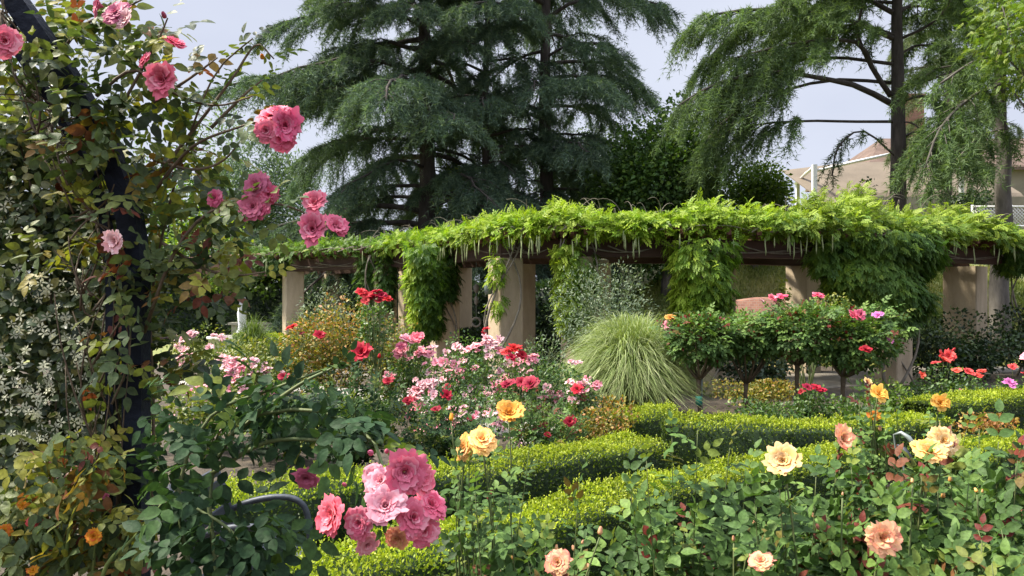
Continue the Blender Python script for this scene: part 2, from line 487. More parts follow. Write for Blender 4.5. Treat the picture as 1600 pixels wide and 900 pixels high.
def blossom_data(color, lod):
    key = (color, lod)
    if key not in _bm:
        out = []
        for s in range({'near': 5, 'mid': 3, 'far': 3, 'bud': 1}[lod]):
            sd = abs(hash(color)) % 1 + sum(map(ord, color)) + s * 17
            if lod == 'near':
                out.append(rose_mesh('blossom', PM[color], sd, 38, 9, 7, (.95, .6, 1.1, .82, 1.2)[s], .06))
            elif lod == 'mid':
                out.append(rose_mesh('blossom', PM[color], sd, 18, 5, 4, 1.0, .1))
            elif lod == 'far':
                out.append(rose_mesh('blossom', PM[color], sd, 9, 4, 3, 1.05, .12))
            else:
                out.append(bud_mesh('bud', PM[color], sd))
        _bm[key] = out
    return _bm[key]


def blossom(parent, p, r, color, lod, rng, face=(0, -.5, .8), jit=.45, name='blossom', label=None):
    me = blossom_data(color, lod)
    o = bpy.data.objects.new(name, me[rng.randint(len(me))]); COL.objects.link(o)
    o.parent = parent
    o.location = Vector(p) - root_loc(parent)
    d = Vector(nrm(np.asarray(face, float) + rng.normal(size=3) * jit * .6))
    o.rotation_mode = 'QUATERNION'
    o.rotation_quaternion = d.to_track_quat('Z', 'Y') @ Vector((0, 0, 1)).rotation_difference(Vector((math.sin(rng.rand() * .01), 0, 1)))
    sq = .9 + .2 * rng.rand(3)
    o.scale = (r * sq[0], r * sq[1], r * sq[2])
    if label: o['label'] = label
    return o


# ------------------------------------------------------------------ plants
def lobed_leaves(g, rng, c, rad, n, size, tmpl, lobes=9, out=.8, up=.5, droop=0., shell=.55, tint=(.5, .25), top_tint=.25, lumps=.45):
    """n leaves through an uneven crown made of several lobes inside an ellipsoid"""
    c = np.asarray(c, float); rad = np.asarray(rad, float)
    L = runit(rng, lobes) * (.35 + .5 * rng.rand(lobes, 1)) * rad
    lr = (lumps + .25 * rng.rand(lobes))
    k = rng.randint(lobes, size=n)
    d = runit(rng, n)
    rr = shell + (1 - shell) * rng.rand(n) ** .6 + rng.normal(size=n) * .06
    p = c + L[k] + d * rr[:, None] * lr[k][:, None] * rad
    ax = nrm(d * out + rng.normal(size=(n, 3)) * .5 + np.array([0, 0, -droop]))
    upv = nrm(np.array([0, 0, 1.0]) * up + d * .6 + rng.normal(size=(n, 3)) * .35)
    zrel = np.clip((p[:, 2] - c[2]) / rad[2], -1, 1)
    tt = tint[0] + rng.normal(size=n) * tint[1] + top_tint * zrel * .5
    scatter(g, tmpl, p, frames(ax, upv), size * (.7 + .6 * rng.rand(n)), tt)


def far_bush(name, label, cat, px, d, top, hw, mat, n=1500, size=.06, tmpl=None, seed=0, blooms=(), cloud=None, depth=None,
             group=None, base_z=0.0, bottom=None, tint=(.5, .25), cane='cane', face=(0, -.5, .8), lobes=10, n_cane=9):
    """a bush at middle distance: canes, foliage and every blossom a part. px, top, hw in photo pixels at distance d"""
    rng = RS(seed + 100)
    tmpl = tmpl or LEAF4
    zt = W(px, top, d)[2]; rx = hw / F * d
    base = np.array([(px - 800) / F * d, d, base_z])
    zb = base_z + .08 if bottom is None else W(px, bottom, d)[2]
    root = empty(name, base, label, cat, group)
    g = Geo()
    for i in range(n_cane):
        a = rng.rand() * TAU; e = base + np.array([math.cos(a) * rx * .7, math.sin(a) * rx * .6, (zt - base_z) * (.55 + .35 * rng.rand())])
        tube(g, bez(base + rng.normal(size=3) * [.04, .04, 0], base + (e - base) * [.3, .3, .7], e, 6), np.linspace(.010, .004, 6), 5)
    spots = list(blooms)
    if cloud:
        cn, cr, cc, clod = cloud
        left = int(cn * .85)
        while left > 0:
            u = rng.uniform(-1, 1); w = rng.rand(); v = math.sqrt(max(0, 1 - u * u))
            k = min(left, rng.randint(2, 8)); left -= k
            col_ = cc if isinstance(cc, str) else cc[rng.randint(len(cc))]
            for _ in range(k):
                uu = u + rng.normal() * .13; ww = min(1, max(0, w + rng.normal() * .08))
                py = top + 4 + (1 - v * .92) * (hw * .8) + ww ** 1.4 * hw * 1.1
                spots.append((px + uu * hw * 1.02, py, d - rx * .75 * math.sqrt(max(0.05, 1 - min(1, uu * uu) * .9)) * (.35 + .65 * min(1, ww + .25)), cr * (.65 + .6 * rng.rand()), col_, clod))
    for b in spots:
        bx, by, bd, br, bc, bl = b
        p = W(bx, by, bd)
        if bl != 'far' or rng.rand() < .25:
            q = base + (p - base) * [.35, .35, .0] + [0, 0, (zt - base_z) * .5]
            if abs(p[0] - base[0]) < rx * 3:
                tube(g, bez(q, q * .5 + p * .5 + [0, 0, -.02], p, 6), .0035, 4)
    g.obj('stems', M[cane], root)
    g = Geo()
    c = np.array([base[0], base[1], (zt + zb) / 2])
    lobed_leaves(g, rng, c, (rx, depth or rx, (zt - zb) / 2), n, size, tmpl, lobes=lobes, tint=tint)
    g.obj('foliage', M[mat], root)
    for bx, by, bd, br, bc, bl in spots:
        r = br / F * bd
        nm = 'bud' if bl == 'bud' else 'blossom'
        blossom(root, W(bx, by, bd), r, bc, bl, rng, face, name=nm)
    return root


def leafy_canes(g, gs, rng, canes, step, size, tmpl, start=.2, tint=(.5, .28), r=(.0045, .0014), young=.15, spread=.9):
    """compound leaves set alternately along canes"""
    P0, AX, UP, S, T = [], [], [], [], []
    for c in canes:
        c = np.asarray(c)
        tube(gs, c, np.linspace(r[0], r[1], len(c)), 5)
        seg = np.linalg.norm(np.diff(c, axis=0), axis=1); cum = np.concatenate([[0], np.cumsum(seg)])
        L = cum[-1]; k = max(2, int(L * (1 - start) / step))
        s = L * start + (np.arange(k) + rng.rand(k) * .6) * step
        s = np.clip(s, 0, L)
        p = np.stack([np.interp(s, cum, c[:, i]) for i in range(3)], 1)
        q = np.stack([np.interp(np.clip(s + .02, 0, L + .02), cum, c[:, i]) for i in range(3)], 1)
        q2 = np.stack([np.interp(np.clip(s - .02, 0, L), cum, c[:, i]) for i in range(3)], 1)
        tan = nrm(q - q2)
        side = nrm(np.cross(tan, runit(rng, k)))
        ax = nrm(side * spread + tan * .55 + [0, 0, .12] + rng.normal(size=(k, 3)) * .2)
        p = np.vstack([p, c[-1:]]); ax = np.vstack([ax, nrm(tan[-1:] + [[0, 0, .2]])]); s = np.append(s, L); k += 1
        P0.append(p); AX.append(ax)
        UP.append(nrm(np.array([-.35, -.35, .8]) + rng.normal(size=(k, 3)) * .5))
        f = s / L
        S.append(size * (1.05 - .35 * f) * (.75 + .5 * rng.rand(k)))
        tt = tint[0] + rng.normal(size=k) * tint[1]
        yo = (f > .9) & (rng.rand(k) < young)
        tt = np.where(yo, .9 + .1 * rng.rand(k), tt)
        T.append(tt)
    scatter(g, tmpl, np.concatenate(P0), frames(np.concatenate(AX), np.concatenate(UP)), np.concatenate(S), np.concatenate(T))


def near_bush(name, label, px, d, top, hw, mat, ncanes, seed, blooms, size=.122, step=.045, group=None, tmpl=None, depth=.3, tint=(.42, .22), cat='rose bush', tall=()):
    rng = RS(seed)
    zt = W(px, top, d)[2]; rx = hw / F * d
    base = np.array([(px - 800) / F * d, d, 0.0])
    root = empty(name, base, label, cat, group)
    canes = []
    if d < 3.2 and ncanes > 20: ncanes = int(ncanes * 1.9)
    for i in range(ncanes):
        a = rng.rand() * TAU; rr = math.sqrt(rng.rand())
        e = base + np.array([math.cos(a) * rr * rx, math.sin(a) * rr * depth, zt * (.98 - .30 * rr ** 2) * (.62 + .38 * rng.rand() ** .6)])
        b = base + np.array([rng.normal() * .06, rng.normal() * .06, 0])
        m = b + (e - b) * [.35, .35, .6]
        canes.append(bez(b, m, e, 12))
    gs = Geo()
    if d < 3.2 and len(blooms) and ncanes > 20:
        for _ in range(6):
            blooms = list(blooms) + [(px + rng.uniform(-.9, .9) * hw, top + 10 + abs(rng.normal()) * 35, d - .12 * rng.rand(), rng.uniform(4, 8), 'coral_peach' if rng.rand() < .6 else 'peach', 'bud')]
    for bl in blooms:
        p = W(*bl[:3]); b = base + np.array([(p[0] - base[0]) * .4, (p[1] - base[1]) * .4, .25 * zt])
        c = bez(b, b + (p - b) * [.7, .7, .5], p - [0, 0, .008], 12); wv = np.sin(np.linspace(0, math.pi, 12))[:, None]; c = c + wv * rng.normal(size=3) * [.035, .03, 0]
        tube(gs, c, np.linspace(.005, .003, 12), 5)
        if bl[5] != 'bud':
            canes.append(c[:-1] + rng.normal(size=3) * .004)
            for _ in range(3):
                e2 = p + np.array([rng.normal() * .07, rng.normal() * .06, -.05 - .12 * rng.rand()]); canes.append(bez(b, b + (e2 - b) * [.8, .8, .5] + rng.normal(size=3) * .03, e2, 12))
    for p in tall:
        p = W(*p); b = base + np.array([(p[0] - base[0]) * .5, (p[1] - base[1]) * .5, .3 * zt])
        canes.append(bez(b, b + (p - b) * [.6, .6, .5], p, 12))
    g = Geo()
    leafy_canes(g, gs, rng, canes, step, size, tmpl or ROSELEAF, .22, tint)
    gs.obj('stems', M['cane'], root); g.obj('foliage', M[mat], root)
    for bl in blooms:
        bx, by, bd, br, bc, lod = bl[:6]
        fc = bl[6] if len(bl) > 6 else (rng.normal() * .3, -.6, .7)
        blossom(root, W(bx, by, bd), br / F * bd * (1.0 if lod != 'bud' else 1), bc, lod, rng, fc if lod != 'bud' else (0, 0, 1), .3, 'bud' if lod == 'bud' else 'blossom')
        # sepals under each flower
    return root


def hedge(label, line, w, h, seed, dens=3200, size=.024, mat='box', name='box_hedge', top_tint=.78, side_tint=.3, group='clipped box hedges', cat='hedge', core=True, bump=.03, sprig=True):
    rng = RS(seed); line = np.asarray(line, float)
    seg = np.linalg.norm(np.diff(line, axis=0), axis=1); cum = np.concatenate([[0], np.cumsum(seg)]); L = cum[-1]

    def at(s):
        x = np.interp(s, cum, line[:, 0]); y = np.interp(s, cum, line[:, 1])
        x2 = np.interp(np.minimum(s + .05, L), cum, line[:, 0]) - np.interp(np.maximum(s - .05, 0), cum, line[:, 0])
        y2 = np.interp(np.minimum(s + .05, L), cum, line[:, 1]) - np.interp(np.maximum(s - .05, 0), cum, line[:, 1])
        t = nrm(np.stack([x2, y2, 0 * x2], -1))
        return np.stack([x, y, 0 * x], -1), t, np.stack([-t[:, 1], t[:, 0], 0 * x], -1)
    ph = rng.rand(8) * 6
    bumpf = lambda s, q: bump * (np.sin(s * 4.1 + ph[0] + q * 2) * .5 + np.sin(s * 9.3 + ph[1] - q * 5) * .35 + np.sin(s * 17 + ph[2] + q * 11) * .25)
    g = Geo()
    mid = np.array([line[:, 0].mean(), line[:, 1].mean(), 0])
    zg = hill_h(mid[0], mid[1])
    if core:
        m = max(3, int(L / .2)); s = np.linspace(0, L, m); c, t, nn = at(s)
        k = .035 if h < 1 else .08
        ring = []
        for a, z in ((-1, 0), (-1, h - k * 2), (-.8, h - k), (.8, h - k), (1, h - k * 2), (1, 0)):
            ring.append(c + nn * a * (w / 2 - k) + [0, 0, z])
        v = np.stack(ring, 1).reshape(-1, 3); i = np.arange(m - 1)[:, None]; j = np.arange(5)[None]
        g.add(v, {4: np.stack([i * 6 + j, i * 6 + j + 1, (i + 1) * 6 + j + 1, (i + 1) * 6 + j], -1).reshape(-1, 4), 6: [[0, 1, 2, 3, 4, 5], list(range(6 * m - 6, 6 * m))[::-1]]}, .02)
    # top, two sides, two ends
    for face, area in (('top', L * w), ('f', L * h), ('b', L * h * .6), ('e0', w * h), ('e1', w * h)):
        n = int(area * dens * (1.25 if face == 'top' else 1))
        s = rng.rand(n) * L
        if face == 'e0': s *= 0
        if face == 'e1': s = s * 0 + L
        c, t, nn = at(s); u = rng.uniform(-1, 1, n)
        z = rng.rand(n) * h
        if face == 'top':
            edge = np.abs(u) ** 6 * .05
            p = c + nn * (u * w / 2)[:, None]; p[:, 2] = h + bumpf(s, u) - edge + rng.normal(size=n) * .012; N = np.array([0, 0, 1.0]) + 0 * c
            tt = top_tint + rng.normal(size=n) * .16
        else:
            if face in 'fb':
                sg = -1 if face == 'f' else 1
                N = nn * sg; p = c + N * (w / 2 + bumpf(s, z * 2) + rng.normal(size=n) * .012)[:, None]
            else:
                sg = -1 if face == 'e0' else 1
                N = t * sg; p = c + nn * (u * w / 2)[:, None] + N * (.02 + rng.normal(size=n) * .012)[:, None]
            p[:, 2] = z
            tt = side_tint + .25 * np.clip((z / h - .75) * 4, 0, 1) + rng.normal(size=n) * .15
        ax = nrm(N * .5 + rng.normal(size=(n, 3)) * .55 + [0, 0, .35]); up = nrm(N + rng.normal(size=(n, 3)) * .6)
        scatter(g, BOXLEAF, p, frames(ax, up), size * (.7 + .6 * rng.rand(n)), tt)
    if sprig:
        n = int(L * w * dens * .05)
        s = rng.rand(n) * L; c, t, nn = at(s); u = rng.uniform(-1, 1, n)
        b = c + nn * (u * w / 2)[:, None]; b[:, 2] = h + bumpf(s, u) - .01
        d = nrm(np.array([0, 0, 1.0]) + rng.normal(size=(n, 3)) * .3)
        hh = .03 + .04 * rng.rand(n)
        for q in range(6):
            p = b + d * (hh * (q + 1) / 6)[:, None]
            ax = nrm(d * .7 + rng.normal(size=(n, 3)) * .6)
            scatter(g, BOXLEAF, p, frames(ax, nrm(np.array([0, 0, 1.0]) + rng.normal(size=(n, 3)) * .5)), size * .8, top_tint + .1 + rng.normal(size=n) * .1)
    for v in g.v:
        v[:, 2] += zg
    mid[2] = zg
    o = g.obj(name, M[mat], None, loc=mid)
    return tag(o, label, cat, group)


def tufts_on(g, rng, p, tdir, k, length, width, tint):
    """k needles round every twig point"""
    n = len(p)
    p = np.repeat(p, k, 0); td = np.repeat(tdir, k, 0)
    ax = nrm(td * .75 + rng.normal(size=(n * k, 3)) * .55)
    tmpl = (NEEDLE[0] * [width / .12, 1, 1], NEEDLE[1], None)
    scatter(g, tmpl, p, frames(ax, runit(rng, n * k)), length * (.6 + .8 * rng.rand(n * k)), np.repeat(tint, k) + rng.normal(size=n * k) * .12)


def dress_limb(g, gw, rng, limb, s0, wmax, per_m, twig, needle, droop, dens=1.0, hang=.6, width=.12):
    """secondary boughs and drooping needle-covered twigs along one limb"""
    limb = np.asarray(limb); seg = np.linalg.norm(np.diff(limb, axis=0), axis=1); cum = np.concatenate([[0], np.cumsum(seg)]); L = cum[-1]
    m = max(4, int(L * (1 - s0) * per_m))
    TP, TD, TT = [], [], []
    for i in range(m):
        f = s0 + (1 - s0) * (i + rng.rand()) / m
        s = f * L
        p = np.array([np.interp(s, cum, limb[:, j]) for j in range(3)])
        q = np.array([np.interp(min(L, s + .3), cum, limb[:, j]) for j in range(3)]) - np.array([np.interp(max(0, s - .3), cum, limb[:, j]) for j in range(3)])
        t = nrm(q); sd = nrm(np.cross(t, [0, 0, 1.0])) * (1 if i % 2 else -1)
        ln = wmax * (math.sin(math.pi * min(1, (f * .8 + .15))) ** .7) * (.6 + .6 * rng.rand())
        d = nrm(t * (.5 + .5 * f) + sd * (1.0 - .5 * f) * (.7 + .5 * rng.rand()) + np.array([0, 0, .12 + rng.normal() * .14]))
        K = 6; u = np.linspace(0, 1, K)
        sec = p + d * (u * ln)[:, None]; sec[:, 2] -= droop * ln * u ** 2.2
        tube(gw, sec[::2], np.linspace(.018, .006, 3) * (.5 + ln * .5), 4)
        k = max(4, int(ln * twig * dens))
        uu = .12 + .88 * rng.rand(k)
        b = np.stack([np.interp(uu, u, sec[:, j]) for j in range(3)], 1)
        sd2 = nrm(np.cross(d, [0, 0, 1.0]))
        sg = rng.choice([-1, 1], k)[:, None]
        hg = hang * (.3 + rng.rand(k))
        td = nrm(d * (.6 + .3 * rng.rand(k, 1)) + sd2 * sg * .7 * rng.rand(k, 1) + np.stack([0 * hg, 0 * hg, .25 - hg], 1))
        tl = (.22 + .35 * rng.rand(k)) * (.6 + .4 * min(ln, 1.2))
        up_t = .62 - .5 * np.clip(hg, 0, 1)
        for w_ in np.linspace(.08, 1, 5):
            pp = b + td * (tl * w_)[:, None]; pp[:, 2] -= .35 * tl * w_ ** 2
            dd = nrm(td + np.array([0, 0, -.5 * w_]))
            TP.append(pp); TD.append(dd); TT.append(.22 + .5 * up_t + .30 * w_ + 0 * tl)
    tufts_on(g, rng, np.concatenate(TP), np.concatenate(TD), 5, needle, width, np.concatenate(TT))


def limb_path(p, az, L, rise, droop, n=9, rng=None):
    u = np.linspace(0, 1, n)
    d = np.array([math.cos(az), math.sin(az), 0])
    pts = p + d * (u * L)[:, None]
    pts[:, 2] += rise * L * u - droop * L * u ** 2.4
    if rng is not None:
        pts[1:] += np.cumsum(rng.normal(size=(n - 1, 3)) * .018 * L, 0) * [1, 1, .5]
    return pts


def cedar(label, px, d, H, r, prof, n_limbs, h0, mat, seed, lean=(0, 0), needle=.17, bark='bark', extra=(), wmax=1.7, per_m=4.2, twig=22, group='deodar cedars behind the pergola', az_bias=None, zbase=None, name='cedar_tree', width=.058, droop=.55, hang=.9, fill=1.6):
    rng = RS(seed)
    bx, by = (px - 800) / F * d, d
    bz = float(hill_h(bx, by)) if zbase is None else zbase
    base = np.array([bx, by, bz])
    root = empty(name, base, label, 'tree', group)
    gw, g = Geo(), Geo()
    n = 16; u = np.linspace(0, 1, n)
    tr = base + np.stack([lean[0] * u * H, lean[1] * u * H, u * H], 1) + np.cumsum(rng.normal(size=(n, 3)) * [.03, .03, 0], 0)
    tr[0] = base - [0, 0, .2]
    gt = Geo(); tube(gt, tr, r * (1 - .85 * u) * (1 + .35 * np.exp(-u * 30)), 12)
    tp = lambda z: np.array([np.interp(z, tr[:, 2] - bz, tr[:, j]) for j in range(3)])
    n_limbs = int(n_limbs * fill)
    for i in range(n_limbs):
        h = h0 + (H - h0 - .3) * ((i + rng.rand() * .8) / n_limbs)
        az = i * 2.4 + rng.normal() * .4
        if az_bias is not None and rng.rand() < az_bias[1]:
            az = az_bias[0] + rng.normal() * .9
        L = prof(h / H) * (.6 + .6 * rng.rand())
        f = h / H
        lp = limb_path(tp(h), az, L, .22 * rng.rand() + .25 * f, .28 + .25 * rng.rand() * (1 - f), rng=rng)
        tube(gw, lp, np.linspace(.055, .012, 9) * (L / 4 + .4), 5)
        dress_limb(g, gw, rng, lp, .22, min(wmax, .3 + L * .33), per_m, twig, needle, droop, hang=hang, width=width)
    for e in extra:
        lp = smooth_line(e['pts'], 10)
        tube(gw, lp, np.linspace(e.get('r', .09), e.get('r1', .03), 10), 6)
        if e.get('dress', True):
            dress_limb(g, gw, rng, lp, e.get('s0', .4), e.get('w', 1.4), per_m, twig, needle, e.get('droop', droop), dens=e.get('dens', 1), hang=e.get('hang', hang), width=width)
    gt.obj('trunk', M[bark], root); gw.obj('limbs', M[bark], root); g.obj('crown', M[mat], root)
    return root


def leafy_tree(label, px, d, top, hw, bottom, mat, n, size, seed, name='broadleaf_tree', cat='tree', group=None, lobes=16, trunk_r=.14, zg=None, tint=(.5, .25), tmpl=None, depth=None):
    rng = RS(seed)
    bx = (px - 800) / F * d
    bz = float(hill_h(bx, d)) if zg is None else zg
    base = np.array([bx, d, bz])
    zt, zb = W(px, top, d)[2], W(px, bottom, d)[2]
    root = empty(name, base, label, cat, group)
    rx = hw / F * d
    c = np.array([bx, d, (zt + zb) / 2]); gw = Geo()
    tube(gw, bez(base - [0, 0, .1], base + [.1, 0, (c[2] - bz) * .5], c, 7), np.linspace(trunk_r, trunk_r * .4, 7), 8)
    for i in range(9):
        e = c + runit(rng, 1)[0] * np.array([rx, rx, (zt - zb) / 2]) * .8
        s = base + (c - base) * (.4 + .5 * rng.rand())
        tube(gw, bez(s, (s + e) / 2 + [0, 0, .1 * rx], e, 6), np.linspace(trunk_r * .4, .012, 6), 5)
    gw.obj('trunk', M['bark_grey'], root)
    g = Geo()
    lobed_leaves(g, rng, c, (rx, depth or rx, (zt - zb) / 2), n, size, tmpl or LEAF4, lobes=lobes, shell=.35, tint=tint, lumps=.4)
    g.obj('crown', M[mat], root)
    return root


# ================================================================== THE PLACE
# ------------------------------------------------------------------ ground
def terrain():
    xs = np.concatenate([[-900, -400, -150, -60, -30], np.arange(-20, 40.1, .5), [50, 80, 150, 400, 900]])
    ys = np.concatenate([[-60, -20, -5], np.arange(0, 45.1, .5), [55, 80, 150, 400, 1200]])
    X, Y = np.meshgrid(xs, ys)
    Z = hill_h(X, Y)
    g = Geo(); nx, ny = len(xs), len(ys)
    i = np.arange(ny - 1)[:, None]; j = np.arange(nx - 1)[None]
    q = np.stack([i * nx + j, i * nx + j + 1, (i + 1) * nx + j + 1, (i + 1) * nx + j], -1).reshape(-1, 4)
    g.add(np.stack([X, Y, Z], -1).reshape(-1, 3), {4: q})
    m, nt, out = new_mat('garden_ground')
    geo = nt.nodes.new('ShaderNodeNewGeometry'); sep = nt.nodes.new('ShaderNodeSeparateXYZ')
    nt.links.new(geo.outputs['Position'], sep.inputs[0])
    nz = nt.nodes.new('ShaderNodeTexNoise'); nz.inputs['Scale'].default_value = 7; nz.inputs['Detail'].default_value = 9
    nt.links.new(geo.outputs['Position'], nz.inputs[0])
    soil = ramp(nt, [(.3, (.025, .02, .014, 1)), (.7, (.10, .075, .05, 1))]); nt.links.new(nz.outputs['Fac'], soil.inputs[0])
    n2 = nt.nodes.new('ShaderNodeTexNoise'); n2.inputs['Scale'].default_value = .8; n2.inputs['Detail'].default_value = 10; n2.inputs['Roughness'].default_value = .75
    nt.links.new(geo.outputs['Position'], n2.inputs[0])
    gr = ramp(nt, [(.3, (.10, .14, .035, 1)), (.5, (.20, .22, .07, 1)), (.72, (.34, .30, .13, 1))]); nt.links.new(n2.outputs['Fac'], gr.inputs[0])
    # behind the garden the ground is rough grass
    mr = nt.nodes.new('ShaderNodeMapRange'); mr.inputs[1].default_value = 18.6; mr.inputs[2].default_value = 19.3
    nt.links.new(sep.outputs['Y'], mr.inputs[0])
    mx = nt.nodes.new('ShaderNodeMix'); mx.data_type = 'RGBA'
    nt.links.new(mr.outputs[0], mx.inputs[0]); nt.links.new(soil.outputs[0], mx.inputs[6]); nt.links.new(gr.outputs[0], mx.inputs[7])
    b = nt.nodes.new('ShaderNodeBsdfPrincipled'); b.inputs['Roughness'].default_value = .95
    nt.links.new(mx.outputs[2], b.inputs['Base Color'])
    n3 = nt.nodes.new('ShaderNodeTexNoise'); n3.inputs['Scale'].default_value = 35; n3.inputs['Detail'].default_value = 6
    nt.links.new(geo.outputs['Position'], n3.inputs[0])
    bp = nt.nodes.new('ShaderNodeBump'); bp.inputs['Strength'].default_value = .8; bp.inputs['Distance'].default_value = .04
    nt.links.new(n3.outputs['Fac'], bp.inputs['Height']); nt.links.new(bp.outputs[0], b.inputs['Normal'])
    nt.links.new(b.outputs[0], out.inputs[0])
    o = g.obj('ground', m); tag(o, 'brown mulched rose beds rising to a grassy bank', kind='structure')


terrain()


def strip(name, pts, w, z, mat, label):
    p = smooth_line([(x, y, z) for x, y in pts], 40)
    t = nrm(np.gradient(p, axis=0)); n = np.stack([-t[:, 1], t[:, 0], 0 * t[:, 0]], -1)
    v = np.stack([p - n * w / 2, p + n * w / 2, p - n * w / 2 - [0, 0, z + .02], p + n * w / 2 - [0, 0, z + .02]], 1).reshape(-1, 3)
    i = np.arange(39)[:, None] * 4
    q = np.concatenate([i + [0, 4, 5, 1], i + [0, 2, 6, 4], i + [1, 5, 7, 3]])
    o = Geo().add(v, {4: q}).obj(name, mat, smooth=False); tag(o, label, kind='structure')


def gp(px, d):
    return ((px - 800) / F * d, d)


strip('garden_path', [gp(-300, 17), gp(200, 15.2), gp(430, 14.2), gp(640, 12.2), gp(760, 10.4), gp(860, 8.9), gp(1000, 7.6)], .85, .012, M['path'], 'pale concrete path winding between the rose beds')
strip('pergola_walk', [(-7.4, 22.2), (-4.3, 18.6), (-1.4, 15.9), (.8, 14.9), (4.0, 14.5), (7.3, 15.7), (12, 18.5)], 2.2, .012, M['kerb2'], 'paved walk under the pergola')


def lawn():
    rng = RS(3); n = 26000
    d = 14.5 + 10.5 * rng.rand(n); px = 335 + rng.rand(n) * 130
    x = (px - 800) / F * d
    pos = np.stack([x, d, 0 * x], 1)
    g = Geo()
    ax = nrm(np.array([0, 0, 1.0]) + rng.normal(size=(n, 3)) * .35)
    scatter(g, (NEEDLE[0] * [1.3, 1, 1], NEEDLE[1], None), pos, frames(ax, runit(rng, n)), .10 + .10 * rng.rand(n), .3 + .7 * rng.rand(n))
    tag(g.obj('lawn', M['lawn_blade']), 'bright sunlit lawn beyond the pale pink roses', kind='stuff')


lawn()


def bank_grass():
    rng = RS(4); n = 60000
    x = 3 + 15 * rng.rand(n); y = 18.3 + 9 * rng.rand(n)
    pos = np.stack([x, y, hill_h(x, y)], 1)
    g = Geo(); ax = nrm(np.array([0, 0, 1.0]) + rng.normal(size=(n, 3)) * .5)
    patch = .5 + .28 * np.sin(x * 1.1 + y * .7) + .2 * np.sin(x * 2.7 - y * 1.9)
    scatter(g, (NEEDLE[0] * [1.4, 1, 1], NEEDLE[1], None), pos, frames(ax, runit(rng, n)), .08 + .12 * rng.rand(n), patch + rng.normal(size=n) * .15)
    m = leaf_mat('bank_grass', [(0, G_(.09, .13, .03)), (.5, G_(.2, .22, .06)), (1, G_(.40, .36, .15))], .6, .3, .2, .3, .7)
    tag(g.obj('bank_grass', m), 'yellowing grass on the bank behind the pergola', kind='stuff')


bank_grass()

# low stone retaining wall at the foot of the bank and a stone kerb far left
g = Geo()
xs = np.linspace(5.0, 8.9, 22); v = []
for x in xs:
    y = 19.3 + .05 * x
    for dy, z in ((-.02, -.1), (0, 1.66), (.3, 1.70), (.34, -.1)):
        v.append((x, y + dy, z + .05 * math.sin(x * 3)))
i = np.arange(21)[:, None] * 4; k = np.arange(3)[None]
g.add(v, {4: np.stack([i + k, i + k + 4, i + k + 5, i + k + 1], -1).reshape(-1, 4)})
tag(g.obj('retaining_wall', M['brick'], loc=(6, 19.2, 0)), 'short red brick retaining wall glimpsed under the pergola', 'wall')
wx = W(424, 0, 25.5)[0]
g = Geo(); box(g, (wx, 25.5, .40), (2.6, .5, .8)); box(g, (wx, 25.5, .84), (2.8, .62, .08))
tag(g.obj('stone_wall', M['kerb'], loc=(wx, 25.5, 0), smooth=False), 'low pale stone wall across the lawn behind the fountain', 'wall')

# fountain: basin and a plume of water
fb = W(378, 500, 23.5); fb[2] = 0
ft = empty('fountain', fb, 'small fountain throwing up a white plume of water on the lawn', 'fountain')
g = Geo(); lathe(g, fb, [(1.0, 0), (1.0, .42), (1.06, .42), (1.06, .5), (.9, .5), (.88, .3), (0.02, .28)], 32); g.obj('basin', M['stone'], ft)
g = Geo(); lathe(g, fb + [0, 0, .30], [(.34, 0), (.2, .12), (.15, .5), (.13, .95), (.11, 1.35), (.07, 1.5), (.01, 1.58)], 14)
rg = RS(8)
for v in g.v: v += rg.normal(size=v.shape) * [.025, .025, .03]
g.obj('water_jet', M['water'], ft)

# ------------------------------------------------------------------ pergola
FP = [W(px, HOR, d)[:2] for px, d in ((300, 23.0), (458, 20.5), (600, 18.2), (695, 16.0), (790, 13.8), (905, 13.35), (1098, 13.3), (1396, 14.6), (1590, 16.6))]
BP = [W(px, HOR, d)[:2] for px, d in ((400, 24.6), (519, 22.4), (640, 20.2), (717, 18.2), (813, 16.1), (930, 15.7), (1124, 15.8), (1255, 17.0), (1508, 17.4))]
FP = np.array(FP); BP = np.array(BP)
ZB, ZT = 2.46, 2.78
perg = empty('pergola', (FP[4][0], FP[4][1], 0), 'long curved garden pergola of cream columns and dark timber beams, overgrown with wisteria', 'pergola')


def column(p, yaw, w, h=ZB):
    bm_ = Geo(); c = .02
    prof = [(-w / 2 + c, -w / 2), (w / 2 - c, -w / 2), (w / 2, -w / 2 + c), (w / 2, w / 2 - c), (w / 2 - c, w / 2), (-w / 2 + c, w / 2), (-w / 2, w / 2 - c), (-w / 2, -w / 2 + c)]
    v = []
    z0 = float(hill_h(*p)) - .05
    for z in (z0, h):
        for x, y in prof:
            v.append((p[0] + x * math.cos(yaw) - y * math.sin(yaw), p[1] + x * math.sin(yaw) + y * math.cos(yaw), z))
    q = [(i, (i + 1) % 8, 8 + (i + 1) % 8, 8 + i) for i in range(8)]
    bm_.add(v, {4: q, 8: [list(range(8, 16))]})
    bm_.obj('column', M['stucco'], perg, smooth=False)


def yaw_at(pl, i):
    a, b = pl[max(0, i - 1)], pl[min(len(pl) - 1, i + 1)]
    return math.atan2(b[1] - a[1], b[0] - a[0])


for i, p in enumerate(FP[1:], 1):
    if i < 8: column(p, .50, .50)
for i, p in enumerate(BP[1:], 1):
    column(p, .68 if i == 8 else .58 if i == 7 else .5, .72 if i == 8 else .56 if i == 7 else .5)


def beam_between(a, b, w, z0, z1, k):
    d = nrm(b - a); L = np.linalg.norm(b - a)
    g = Geo(); c = (a + b) / 2
    box(g, (c[0], c[1], (z0 + z1) / 2 + .002 * k), (L + .06, w, z1 - z0), math.atan2(d[1], d[0]))
    g.obj('beam', M['beam'], perg, smooth=False)


